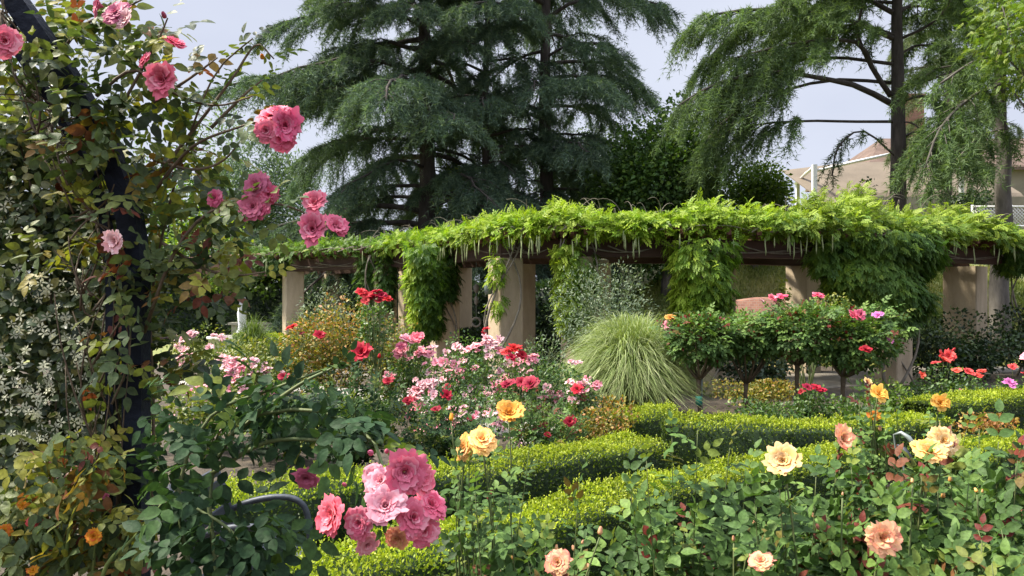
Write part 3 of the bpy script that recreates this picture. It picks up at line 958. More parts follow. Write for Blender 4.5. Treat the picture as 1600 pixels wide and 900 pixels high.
for pl in (FP, BP):
    for i in range(len(pl) - 1):
        beam_between(pl[i], pl[i + 1], .22, ZB, ZT, i % 2)
FS = smooth_line(np.c_[FP, 0 * FP[:, 0]], 200)[:, :2]; BSm = smooth_line(np.c_[BP, 0 * BP[:, 0]], 200)[:, :2]


def along(pl, s):
    """point on the polyline pl at column index s"""
    i = min(int(s), len(pl) - 2); return pl[i] + (pl[i + 1] - pl[i]) * (s - i)


raf = None
nr = 62
for k in range(nr):
    s = 8 * (k + .5) / nr
    a, b = along(FP, s), along(BP, s)
    d = nrm(b - a); yaw = math.atan2(d[1], d[0]); c = (a + b) / 2
    if raf is None:
        g = Geo()
        v = []
        for y in (-.04, .04):
            for x, z in ((-1.75, .05), (-1.75, .14), (1.75, .14), (1.75, .05), (1.6, 0), (-1.6, 0)):
                v.append((x, y, z))
        q = [(i, (i + 1) % 6, 6 + (i + 1) % 6, 6 + i) for i in range(6)]
        g.add(v, {6: [[5, 4, 3, 2, 1, 0][::-1], [6, 7, 8, 9, 10, 11][::-1]], 4: q})
        raf = g.obj('rafter', M['rafter'], None, smooth=False); o = raf
    else:
        o = raf.copy(); COL.objects.link(o)
    o.parent = perg
    ln = np.linalg.norm(b - a)
    o.location = (c[0] - perg.location.x, c[1] - perg.location.y, ZT + .003)
    o.rotation_euler = (0, 0, yaw); o.scale = ((ln + 1.25) / 3.5, 1, 1)
# lath purlins over the rafters
for off in (-.5, -.05, .4):
    g = Geo()
    pts = []
    for s in np.linspace(0, 8, 60):
        a, b = along(FP, s), along(BP, s); d = nrm(b - a); p = a + d * off
        pts.append((p[0], p[1], ZT + .17 + .002 * off))
    tube(g, pts, .03, 4); g.obj('purlin', M['rafter'], perg)

# lantern on the lit column
lp = np.array([*(FP[4]), 0]); ya = .50
nfr = np.array([math.cos(ya + math.pi), math.sin(ya + math.pi), 0])
lp = lp + nfr * .36 + [0, 0, 1.93]
lan = empty('wall_lantern', lp, 'small dark metal lantern fixed to the vine-wrapped column', 'lantern')
g = Geo(); lathe(g, lp, [(.012, .19), (.03, .17), (.10, .10), (.105, .085), (.01, .085)], 12); g.obj('cap', M['lamp_metal'], lan)
g = Geo(); lathe(g, lp, [(.075, .08), (.085, -.02), (.07, -.14), (.01, -.15)], 12); g.obj('glass', M['glass'], lan)
g = Geo(); tube(g, [lp + [0, 0, .19], lp + [0, 0, .24], lp - nfr * .06 + [0, 0, .25], lp - nfr * .12 + [0, 0, .2]], .012, 6); g.obj('bracket', M['lamp_metal'], lan)
# pendant lamp under the rafters
pp = W(927, 413, 14.3)
pen = empty('pendant_lamp', pp, 'cream bowl pendant lamp hanging under the pergola beam', 'lamp')
g = Geo(); lathe(g, pp, [(.02, -.10), (.22, -.08), (.30, .02), (.31, .07), (.24, .10), (.02, .11)], 24); g.obj('bowl', M['lamp_bowl'], pen)
g = Geo(); tube(g, [pp + [0, 0, .1], pp + [0, 0, .3], [pp[0], pp[1], ZT + .05]], .012, 6); g.obj('rod', M['lamp_metal'], pen)
# wind chime between two columns
wp = W(744, 432, 15.2)
wc = empty('wind_chime', wp, 'pale hanging ornament of discs and a ring strung between the pergola columns', 'ornament')
g = Geo(); tube(g, [[wp[0], wp[1], ZT], wp + [0, 0, -.3], wp + [0, 0, -.9]], .006, 5); g.obj('cord', M['pale_metal'], wc)
for dz, rr in ((-.25, .06), (-.5, .045)):
    g = Geo(); lathe(g, wp + [0, 0, dz], [(.005, .10), (rr, .05), (rr * .9, -.05), (.005, -.10)], 10); g.obj('bead', M['kerb2'], wc)
g = Geo(); a = np.linspace(0, TAU, 17); tube(g, np.stack([wp[0] + .09 * np.cos(a), wp[1] + 0 * a, wp[2] - .95 + .09 * np.sin(a)], 1), .025, 6); g.obj('ring', M['kerb2'], wc)


# ------------------------------------------------------------------ wisteria over the pergola
podm = None


def wisteria(label, s0, s1, seed, n, mat, top_h, curtains, trunk_at, tint=.7, pods=0, size=.165, front=.62):
    """one climber: foliage along the beam between column indices s0..s1, hanging curtains, twisted trunk, seed pods"""
    global podm
    rng = RS(seed); n = int(n * 2.4); curtains = [(*c[:5], int(c[5] * 2.3), c[6]) for c in curtains]
    tpnt = along(FP, trunk_at); base = np.array([tpnt[0], tpnt[1] - .32, 0])
    root = empty('wisteria_vine', base, label, 'vine', 'wisteria climbing over the pergola')
    g = Geo()
    s = s0 + (s1 - s0) * rng.rand(n)
    A = np.array([along(FP, q) for q in s]); B = np.array([along(BP, q) for q in s]); D = nrm(B - A)
    off = np.where(rng.rand(n) < .6, rng.uniform(-front, .35, n), rng.uniform(-.4, 2.6, n))
    hx = A[:, 0] * 1.7 + rng.rand() * 6
    lump = .55 + .30 * np.sin(hx) + .2 * np.sin(hx * 2.9 + 1) + .15 * np.sin(hx * 7.1)
    keep = (np.sin(A[:, 0] * 3.1 + off * 2.3 + seed) + np.sin(A[:, 0] * 5.7 - off * 3.9 + seed * 2) + rng.rand(n) * 1.6) > -.5
    s, A, B, D, off = s[keep], A[keep], B[keep], D[keep], off[keep]; n = len(s); hx = A[:, 0] * 1.7 + rng.rand() * 6
    lump = .55 + .30 * np.sin(hx) + .2 * np.sin(hx * 2.9 + 1) + .15 * np.sin(hx * 7.1)
    th = np.vectorize(top_h)(s) * np.clip(lump, .15, 1.3)
    taper = np.minimum(1, np.minimum(s - s0, s1 - s) / .35 + .25)
    shape = np.sqrt(np.clip(1 - np.clip((off - .1) / .95, -1, 1) ** 2, .12, 1))
    u = rng.rand(n)
    z = ZT + .17 + th * taper * shape * (1 - u ** 1.8) - np.where(off < -.35, (.08 * rng.rand(n)) * taper, 0)
    p = np.stack([A[:, 0] + D[:, 0] * off, A[:, 1] + D[:, 1] * off, z], 1) + rng.normal(size=(n, 3)) * .075
    ax = nrm(np.stack([-D[:, 0] * (off < .1) * .8, -D[:, 1] * (off < .1) * .8, .15 - 0 * off], 1) + rng.normal(size=(n, 3)) * .6)
    up = nrm(np.array([-.2, -.3, .9]) + rng.normal(size=(n, 3)) * .5)
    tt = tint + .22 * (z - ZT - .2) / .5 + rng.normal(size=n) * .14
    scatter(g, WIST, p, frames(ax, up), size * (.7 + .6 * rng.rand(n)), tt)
    # whippy shoots above
    gw = Geo()
    for k in range(int(10 * (s1 - s0)) + 4):
        q = s0 + (s1 - s0) * rng.rand(); a = along(FP, q); d = nrm(along(BP, q) - a)
        b = np.array([*(a + d * rng.uniform(-.2, .8)), ZT + .1 + top_h(q) * .7])
        e = b + [rng.normal() * .35, rng.normal() * .3, .25 + .3 * rng.rand()]
        c = bez(b, (b + e) / 2 + [0, 0, .25], e + [rng.normal() * .15, 0, -.12], 8)
        tube(gw, c, np.linspace(.008, .003, 8), 4)
    # hanging curtains: (px, d, z_top, z_bottom, half width px, n, tint)
    for cx, d, zt, zb, hw, m, ct in curtains:
        x0 = (cx - 800) / F * d; rx = hw / F * d
        k = rng.rand(m) ** .85
        z = zt + (zb - zt) * k
        wd = rx * (1.05 - .55 * k ** 1.5)
        a = rng.rand(m) * TAU; rr = np.sqrt(.25 + .75 * rng.rand(m))
        lump = 1 + .22 * np.sin(z * 7 + a * 2 + seed)
        p = np.stack([x0 + np.cos(a) * rr * wd * lump, d + np.sin(a) * rr * np.minimum(wd, .45) * lump, z], 1)
        ax = nrm(np.stack([np.cos(a) * .8, np.sin(a) * .8, -.5 + 0 * a], 1) + rng.normal(size=(m, 3)) * .4)
        up = nrm(np.stack([np.cos(a) * .5, np.sin(a) * .5, .8 + 0 * a], 1) + rng.normal(size=(m, 3)) * .3)
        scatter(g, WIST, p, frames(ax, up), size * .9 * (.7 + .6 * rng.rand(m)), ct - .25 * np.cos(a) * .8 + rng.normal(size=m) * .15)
    for k in range(int(7 * (s1 - s0))):
        q0 = s0 + (s1 - s0) * rng.rand() * .8; q1 = min(s1, q0 + .3 + .5 * rng.rand()); m_ = 9; pts = []
        for j, q in enumerate(np.linspace(q0, q1, m_)):
            a_ = along(FP, q); d_ = nrm(along(BP, q) - a_); o_ = -.50 + .22 * math.sin(j * 1.3 + k) if k % 3 else -.17 + .02 * j / m_
            p_ = a_ + d_ * o_; zz = ZT + .16 + .06 * math.sin(j * 1.9 + k) if k % 3 else ZT - .12 - .12 * math.sin(j / m_ * 3.1)
            pts.append((p_[0], p_[1], zz))
        tube(gw, smooth_line(pts, 22), np.linspace(.016, .006, 22), 5)
    gw.obj('shoots', M['vine_bark'], root)
    # trunk twisting up its column
    gs = Geo()
    for j in range(3):
        t = np.linspace(0, 1, 14); a = j * 2 + t * (3.5 + j) + rng.rand() * 3
        c = np.stack([tpnt[0] + np.cos(a) * .34 - .05, tpnt[1] - .30 + np.sin(a) * .12 - .08, t * (ZB + .3)], 1)
        tube(gs, c, np.linspace(.035 - .008 * j, .014, 14), 6)
    gs.obj('trunk', M['vine_bark'], root)
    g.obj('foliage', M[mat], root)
    for k in range(pods):
        if podm is None:
            gg = Geo(); tube(gg, [(0, 0, 0), (.004, 0, -.1), (0, .003, -.2), (.006, 0, -.27)], [.003, .013, .014, .004], 5); podm = gg.mesh('seed_pod', M['pod'])
        o = bpy.data.objects.new('seed_pod', podm); COL.objects.link(o); o.parent = root
        q = s0 + (s1 - s0) * rng.rand(); a = along(FP, q); d = nrm(along(BP, q) - a); p = a - d * (.72 + .1 * rng.rand())
        o.location = Vector((p[0], p[1], ZT + .10 - .18 * rng.rand())) - root.location
        o.scale = (1, 1, .7 + .7 * rng.rand()); o.rotation_euler = (rng.normal() * .06, rng.normal() * .06, rng.rand() * 6)


wisteria('sparse wisteria on the far left end of the pergola with dark hanging leaves', .55, 2.3, 11, 1500, 'wisteria_deep', lambda s: .26, [(578, 18.4, 2.75, 1.35, 20, 420, .35), (604, 17.8, 2.8, 1.5, 13, 260, .3), (430, 20.6, 2.9, 2.5, 45, 250, .3)], 2.0, .64, 4)
wisteria('bright wisteria whose thick two-tone curtain hides a left column', 2.1, 3.55, 12, 2000, 'wisteria', lambda s: .27, [(668, 15.5, 2.85, .95, 30, 1050, .45), (650, 15.3, 2.7, 1.25, 12, 160, .95), (700, 15.6, 2.75, 1.7, 16, 200, .2)], 3.0, .86, 16)
wisteria('wisteria wrapping the lantern column with bare twisted stems', 3.4, 4.6, 13, 1700, 'wisteria', lambda s: .25, [(776, 13.35, 2.5, 2.0, 8, 45, .8), (777, 13.4, 1.75, 1.4, 6, 18, .8)], 4.0, .86, 20)
wisteria('wisteria trailing a narrow lime green strand beside the grey shrub', 4.45, 5.6, 14, 2100, 'wisteria', lambda s: .37, [(886, 12.95, 2.7, 1.2, 17, 330, .92), (906, 13.0, 2.6, 1.0, 26, 260, .6)], 5.0, .88, 8)
wisteria('wisteria with a broad lime and green curtain behind the tree roses', 5.4, 6.5, 15, 2300, 'wisteria', lambda s: .44, [(1098, 12.9, 2.75, 1.12, 46, 1100, .66), (1068, 12.8, 2.6, 1.35, 16, 160, .95)], 6.0, .84, 10)
wisteria('huge dark green wisteria mound spilling over the right column', 6.3, 7.75, 16, 3900, 'wisteria_deep', lambda s: .50 + .42 * math.exp(-((s - 6.9) / .45) ** 2), [(1378, 13.9, 3.0, 1.35, 86, 3000, .56), (1320, 14.0, 2.9, 1.7, 45, 700, .62), (1400, 13.9, 1.9, 1.1, 50, 500, .5), (1290, 13.8, 2.85, 2.2, 30, 260, .5)], 7.0, .84, 22, front=.8)
wisteria('thin wisteria over the beam at the far right end of the pergola', 7.6, 8.0, 17, 750, 'wisteria_deep', lambda s: .28, [(1585, 16.2, 2.85, 2.3, 30, 260, .45)], 8.0, .5, 3)

# ------------------------------------------------------------------ trees
ip = lambda xs, ys: (lambda f: float(np.interp(f, xs, ys)))
cedar('broad dark blue-green cedar with sweeping tiers, leftmost of the tall trees', 668, 27, 22.0, .38, ip([0, .1, .3, .5, .62, 1], [5.0, 5.8, 6.6, 5.8, 4.9, .5]), 60, 1.2, 'cedar_blue', 21, az_bias=(math.pi * 1.05, .36), fill=1.65)
cedar('slim dark cedar with a bare thin trunk between the two big cedars', 756, 27.5, 19.0, .20, ip([0, .3, .6, 1], [3.4, 3.6, 3.0, .5]), 34, 1.8, 'cedar_blue', 22, az_bias=(math.pi * 1.5, .5), fill=1.5)
cedar('tall dark cedar with long level boughs reaching right', 850, 28, 22.5, .34, ip([0, .2, .3, .42, .56, 1], [3.4, 3.4, 3.4, 5.0, 5.2, .5]), 54, 1.4, 'cedar_blue', 23, az_bias=(0, .38), fill=1.4)
cedar('hazy grey-green weeping conifer behind the right cedars, half hiding the chimney', 1478, 31, 15.0, .16, ip([0, .4, .8, 1], [2.6, 2.4, 1.6, .4]), 24, 3.5, 'cedar_pale', 26, fill=1.7, group='cedars on the bank', hang=1.4)
D_ = 23.5
X = lambda *pts: [W(px, py, d) for px, py, d in pts]
cedar('yellow-green cedar with a thick bare trunk and weeping boughs behind the right pergola', 1402, D_, 17.5, .30, lambda f: 5.5 * (1 - f) ** .5, 24, 9.6, 'cedar_green', 24, lean=(-.008, 0), az_bias=(math.pi, .4), group='cedars on the bank', zbase=float(hill_h(12.4, D_)), extra=[
    dict(pts=X((1398, 165, D_), (1340, 135, D_ - .3), (1280, 122, D_ - .6), (1210, 112, D_ - 1), (1120, 130, D_ - 1.4), (1060, 165, D_ - 1.6)), r=.10, s0=.42, w=2.0, hang=1.3, droop=.8, dens=1.15),
    dict(pts=X((1392, 150, D_), (1365, 110, D_ - .2), (1345, 70, D_ - .4), (1300, 62, D_ - .6), (1230, 70, D_ - .9), (1150, 90, D_ - 1.2)), r=.09, s0=.42, w=2.0, hang=1.2, droop=.7, dens=1.15),
    dict(pts=X((1362, 105, D_ - .2), (1342, 60, D_ - .3), (1345, 20, D_ - .4), (1360, -40, D_ - .6)), r=.07, s0=.6, w=1.0),
    dict(pts=X((1395, 190, D_), (1330, 190, D_ - .2), (1260, 189, D_ - .5), (1180, 195, D_ - .8), (1110, 215, D_ - 1)), r=.05, s0=.5, w=1.9, hang=1.3, droop=.8, dens=1.1),
    dict(pts=X((1398, 130, D_ + .3), (1300, 125, D_), (1200, 150, D_ - .3), (1130, 190, D_ - .5), (1090, 240, D_ - .6)), r=.06, s0=.45, w=2.0, hang=1.3, droop=.9, dens=1.15),
    dict(pts=X((1395, 60, D_), (1320, 30, D_ - .4), (1220, 15, D_ - .8), (1130, 20, D_ - 1.2), (1075, 45, D_ - 1.4)), r=.08, s0=.08, w=2.0, hang=1.1, droop=.6, dens=1.1),
    dict(pts=X((1395, 20, D_), (1330, -10, D_ + .3), (1250, -5, D_ + .5), (1160, 40, D_ + .6), (1090, 110, D_ + .6)), r=.08, s0=.08, w=2.0, hang=1.2, droop=.8, dens=1.1),
    dict(pts=X((1398, 55, D_), (1350, 40, D_ + .6), (1290, 45, D_ + 1.0), (1230, 80, D_ + 1.2)), r=.05, s0=.05, w=1.5, hang=1.2, droop=.8),
    dict(pts=X((1405, 20, D_), (1440, 0, D_ + .5), (1500, 10, D_ + .8), (1550, 50, D_ + .9)), r=.05, s0=.1, w=1.5, hang=1.2, droop=.8),
    dict(pts=X((1405, 85, D_), (1440, 70, D_ + .5), (1480, 90, D_ + .7), (1520, 140, D_ + .8)), r=.04, s0=.1, w=1.3, hang=1.3, droop=.8),
    dict(pts=X((1408, 215, D_), (1440, 205, D_ + .4), (1490, 225, D_ + .6), (1530, 275, D_ + .7)), r=.035, s0=.1, w=1.2, hang=1.3, droop=.8),
    dict(pts=X((1395, 100, D_), (1290, 90, D_ + .8), (1180, 110, D_ + 1.2), (1100, 165, D_ + 1.4)), r=.06, s0=.4, w=1.9, hang=1.2, droop=.9, dens=1.1),
    dict(pts=X((1408, 160, D_), (1440, 150, D_ - .6), (1480, 165, D_ - 1.0), (1515, 215, D_ - 1.2)), r=.05, s0=.25, w=1.1, hang=1.3, droop=.8, dens=1.3),
    dict(pts=X((1408, 190, D_), (1430, 195, D_ - .5), (1455, 225, D_ - .7), (1470, 275, D_ - .8)), r=.03, s0=.2, w=.9, hang=1.3, droop=.8, dens=1.3),
    dict(pts=X((1410, 140, D_), (1450, 125, D_ - .3), (1500, 105, D_ - .6), (1550, 60, D_ - 1)), r=.06, s0=.5, w=.9, hang=1.1, dens=.7),
    dict(pts=X((1410, 235, D_), (1440, 222, D_ - .4), (1490, 200, D_ - 1), (1535, 185, D_ - 1.6)), r=.035, s0=.4, w=.8, hang=1.1, dens=.7),
    dict(pts=X((1410, 255, D_), (1350, 205, D_ - .4), (1310, 230, D_ - .6), (1300, 275, D_ - .8)), r=.03, s0=.3, w=.7, hang=1.2, dens=.45),
    dict(pts=X((1408, 60, D_), (1450, 40, D_ - .3), (1480, 10, D_ - .6), (1500, -40, D_ - .8)), r=.05, s0=.3, w=1.0, hang=1.2, dens=.6),
])
leafy_c = 19.6
cedar('rough-barked cedar with drooping dark sprays at the right edge', 1563, leafy_c, 13.5, .27, lambda f: 3.4 * (1 - f) ** .5, 14, 7.6, 'cedar_green', 25, lean=(.012, 0), bark='bark_grey', group='cedars on the bank', extra=[
    dict(pts=X((1570, 130, leafy_c), (1520, 150, leafy_c - .5), (1470, 200, leafy_c - .8), (1445, 265, leafy_c - .9)), r=.05, s0=.2, w=1.3, hang=1.3, droop=.8, dens=1.1),
    dict(pts=X((1572, 200, leafy_c), (1530, 215, leafy_c - .5), (1490, 255, leafy_c - .8)), r=.04, s0=.15, w=1.1, dens=1.5, hang=1.2, droop=.7),
    dict(pts=X((1572, 110, leafy_c), (1620, 120, leafy_c - .5), (1660, 170, leafy_c - .8)), r=.05, s0=.3, w=1.0, hang=1.2, droop=.7),
    dict(pts=X((1572, 90, leafy_c), (1525, 95, leafy_c - .6), (1470, 130, leafy_c - 1.0)), r=.05, s0=.4, w=.9, hang=1.2, droop=.7, dens=.7),
])
leafy_tree('bright lime-leaved tree overhanging the top right corner', 1650, 17.5, -60, 125, 150, 'tree_bright', 7500, .15, 31, lobes=18, trunk_r=.1, tint=(.6, .25), tmpl=WIST)
leafy_tree('dense deep green broadleaf tree between the cedars', 1040, 25.6, 172, 108, 430, 'tree', 30000, .15, 32, lobes=34, trunk_r=.2, tint=(.45, .25))
leafy_tree('greyish loose tree behind the deep green one', 905, 33, 190, 75, 400, 'grey', 9000, .14, 33, lobes=14, tint=(.2, .2))
leafy_tree('lighter green bushy tree beside the white posts', 1178, 27, 238, 58, 380, 'tree_bright', 9000, .14, 34, lobes=16, tint=(.35, .25))
leafy_tree('distant grey-green tree left of the tall cedars', 395, 40, 195, 80, 420, 'cedar_blue', 16000, .26, 35, lobes=16, tint=(.6, .25), tmpl=NARROW, zg=0)
leafy_tree('sunny lime shrub glowing between the cedar trunks', 735, 29, 262, 45, 400, 'tree_bright', 2600, .14, 36, lobes=10, tint=(.6, .25), name='tall_shrub', cat='shrub')
leafy_tree('bright green shrub beyond the left end of the pergola', 412, 26.5, 370, 70, 485, 'tree_bright', 5200, .15, 37, lobes=14, tint=(.35, .3), name='tall_shrub', cat='shrub')
leafy_tree('dark leafy tree at the back of the lawn behind the rose arch', 250, 34, 230, 110, 490, 'tree', 9000, .18, 38, lobes=18, tint=(.5, .25), zg=0)
leafy_tree('sunlit pale green shrub showing through the rose arch leaves', 330, 28, 330, 55, 480, 'tree_bright', 2600, .14, 39, lobes=10, tint=(.6, .25), name='tall_shrub', cat='shrub')

# dark evergreen hedges seen through and beside the pergola
hedge('tall dark evergreen hedge closing the view behind the pergola', [(-10.5, 27.2), (-6.5, 24.9), (-1.0, 21.2), (2.6, 19.2)], 1.0, 2.1, 41, 420, .11, 'hedge_dark', 'evergreen_hedge', .6, .45, 'dark hedges behind the pergola', bump=.1, sprig=False)
hedge('tall dark hedge along the far side of the lawn behind the rose arch', [(-34, 31), (-22, 29.6), (-11.2, 27.6)], 1.2, 2.5, 58, 330, .13, 'hedge_dark', 'evergreen_hedge', .6, .45, 'dark hedges behind the pergola', bump=.12, sprig=False)
hedge('low dark hedge clipped along the back of the pergola walk', [(-1.6, 17.3), (.4, 16.6), (2.2, 16.5)], .7, .95, 42, 700, .08, 'hedge_dark', 'evergreen_hedge', .5, .35, 'dark hedges behind the pergola', bump=.05, sprig=False)
for a in (('dark shrub at the foot of the right column', 1450, 15.2, 480, 62, 43), ('dark shrub in front of the broad end column', 1520, 15.6, 500, 70, 44), ('tall near-black shrub at the right edge below the bank', 1608, 16, 468, 42, 45)):
    far_bush('evergreen_shrub', a[0], 'shrub', a[1], a[2], a[3], a[4], 'hedge_dark', 2600, .085, seed=a[5], group='dark shrubs beside the right column', tint=(.5, .28))
far_bush('evergreen_shrub', 'dark shrub in shade under the wisteria behind the tree roses', 'shrub', 1190, 13.0, 545, 75, 'hedge_dark', 1900, .08, seed=46, tint=(.4, .25))
far_bush('sapling', 'pale spindly shrub by the right column base, thin upright shoots', 'shrub', 1222, 12.8, 425, 10, 'olive', 90, .10, seed=47, tint=(.7, .2), bottom=500)

# ------------------------------------------------------------------ buildings on the bank
d = 40.0
bz = float(hill_h(W(1420, 0, d)[0], d))
c0 = W(1440, 0, d)
hs = empty('house', (c0[0], d + 5, bz), 'house with a brown roof and tall red brick chimney half hidden by cedars', 'house')
g = Geo(); x0, x1 = W(1350, 0, d + 2)[0], W(1800, 0, d + 2)[0]
zE = W(0, 262, d + 2)[2]
box(g, ((x0 + x1) / 2, d + 6, (zE + bz - 1) / 2), (x1 - x0 - .8, 8, zE - bz + 1)); g.obj('wall', M['wall'], hs, smooth=False)
g = Geo(); zR = W(0, 205, d + 4)[2]
v = [(x0, d + 1.6, zE), (x1, d + 1.6, zE), (x1, d + 10.4, zE), (x0, d + 10.4, zE), (x0 + 3, d + 6, zR), (x1 - 3, d + 6, zR)]
v2 = [(a, b, c - .18) for a, b, c in v[:4]]
g.add(v + v2, {4: [(0, 1, 5, 4), (2, 3, 4, 5), (0, 6, 7, 1), (1, 7, 8, 2), (2, 8, 9, 3), (3, 9, 6, 0)], 3: [(1, 2, 5), (3, 0, 4)]}); rf = g.obj('roof', M['roof'], hs, smooth=False)
ch0, ch1 = W(1413, 0, d + 2)[0], W(1449, 0, d + 2)[0]
g = Geo(); zc = W(0, 150, d + 2)[2]
box(g, ((ch0 + ch1) / 2, d + 2.6, (zc + zE - .5) / 2), (ch1 - ch0, .95, zc - zE + .5), 0, .5, .86); box(g, ((ch0 + ch1) / 2, d + 2.6, zc + .09), ((ch1 - ch0) * .95, 1.0, .18))
g.obj('chimney', M['brick'], rf, smooth=False)

d = 33.0
bz = float(hill_h(W(1400, 0, d)[0], d))
cn = empty('canopy_shelter', (W(1400, 0, d)[0], d + 2, bz), 'tan canvas canopy on white posts up on the bank', 'canopy')
g = Geo()
zA, zBm = W(0, 254, d)[2], W(0, 302, d)[2]
xa, xm, xb = W(1272, 0, d)[0], W(1390, 0, d)[0], W(1600, 0, d)[0]
zM = W(0, 240, d)[2]
# sloping cloth roof in real thickness: high at the back, low in front
v = []
for x, zt in ((xa, zA), (xm, zM), (xb, zM + .1)):
    for y, z in ((d, zBm - .15), (d + .2, zBm + .05), (d + 4, zt + .35), (d + 4, zt + .31), (d + .2, zBm), (d + .04, zBm - .15)):
        v.append((x, y, z))
q = []
for i in range(2):
    for j in range(6):
        q.append((i * 6 + j, (i + 1) * 6 + j, (i + 1) * 6 + (j + 1) % 6, i * 6 + (j + 1) % 6))
g.add(v, {4: q, 6: [list(range(6)), list(range(12, 18))]}); g.obj('canvas_roof', M['canvas'], cn, smooth=False)
for px, dd, w_ in ((1271, d, .19), (1245, d + 3.6, .16), (1500, d, .16)):
    x = W(px, 0, dd)[0]; z0 = float(hill_h(x, dd))
    zt = W(0, 258 if dd == d else 285, dd)[2]
    g = Geo(); box(g, (x, dd - .1, (z0 + zt) / 2), (w_, w_, zt - z0)); g.obj('post', M['white_paint'], cn, smooth=False)
g = Geo(); tube(g, [W(1243, 287, d + 3.6), W(1258, 272, d + 1.8), W(1273, 260, d - .1)], .09, 4); g.obj('side_rail', M['white_paint'], cn)
g = Geo(); tube(g, [W(1270, 268, d - .1), W(1330, 254, d - .1), W(1390, 241, d - .1)], .07, 4); g.obj('front_rail', M['white_paint'], cn)
# lattice fence
d = 27.5
lf = empty('lattice_fence', W(1545, 345, d), 'white diagonal lattice fence panel by the right cedar trunk', 'fence')
g = Geo(); x0, x1, z0, z1 = W(1524, 0, d)[0], W(1640, 0, d)[0], W(0, 352, d)[2], W(0, 324, d)[2]
for s in (-1, 1):
    for k in np.arange(x0 - (z1 - z0), x1, .13):
        a = np.array([k, d + .02 * s, z0 if s > 0 else z1]); b = np.array([k + (z1 - z0), d + .02 * s, z1 if s > 0 else z0])
        t0 = max(0, (x0 - a[0]) / (b[0] - a[0])); t1 = min(1, (x1 - a[0]) / (b[0] - a[0]))
        if t1 > t0: tube(g, [a + (b - a) * t0, (a + (b - a) * (t0 + t1) / 2), a + (b - a) * t1], .017, 4)
g.obj('lattice', M['white_paint'], lf)
g = Geo(); box(g, ((x0 + x1) / 2, d, z1 + .03), (x1 - x0 + .1, .08, .06)); box(g, ((x0 + x1) / 2, d, z0 - .03), (x1 - x0 + .1, .08, .06)); g.obj('rail', M['white_paint'], lf)
for x in (x0 - .05, (x0 + x1) / 2):
    zg = float(hill_h(x, d)); g = Geo(); box(g, (x, d + .08, (z1 + .1 + zg) / 2), (.08, .08, z1 + .1 - zg)); g.obj('post', M['white_paint'], lf)
far_bush('clipped_bush', 'dark clipped bush above the lattice fence', 'shrub', 1530, 28.5, 300, 36, 'hedge_dark', 1200, .12, seed=48, base_z=float(hill_h(18.2, 28.5)), bottom=330)
far_bush('round_bush', 'dark round bush in front of the tan canopy', 'shrub', 1336, 26, 276, 24, 'hedge_dark', 900, .12, seed=49, base_z=float(hill_h(13, 26)), bottom=345)


# ------------------------------------------------------------------ hedges
GX = lambda px, d: ((px - 800) / F * d, d)
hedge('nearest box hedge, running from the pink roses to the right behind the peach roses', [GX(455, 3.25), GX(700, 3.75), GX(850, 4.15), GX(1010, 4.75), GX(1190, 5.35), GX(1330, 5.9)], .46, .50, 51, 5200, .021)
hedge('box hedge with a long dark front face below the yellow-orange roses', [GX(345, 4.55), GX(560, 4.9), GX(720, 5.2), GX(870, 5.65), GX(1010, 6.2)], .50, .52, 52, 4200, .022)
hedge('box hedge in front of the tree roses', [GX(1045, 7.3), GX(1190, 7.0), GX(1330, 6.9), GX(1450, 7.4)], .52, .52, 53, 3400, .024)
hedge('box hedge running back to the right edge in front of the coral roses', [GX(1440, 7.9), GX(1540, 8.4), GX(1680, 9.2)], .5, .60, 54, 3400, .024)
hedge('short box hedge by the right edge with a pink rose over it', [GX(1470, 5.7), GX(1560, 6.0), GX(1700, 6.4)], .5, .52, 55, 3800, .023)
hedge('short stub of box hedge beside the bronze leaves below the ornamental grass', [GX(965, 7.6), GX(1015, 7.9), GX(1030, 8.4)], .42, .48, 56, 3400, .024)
hedge('low box hedge far left across the lawn beyond the pale pink roses', [GX(380, 21), GX(455, 19.2)], .7, .7, 57, 900, .05)


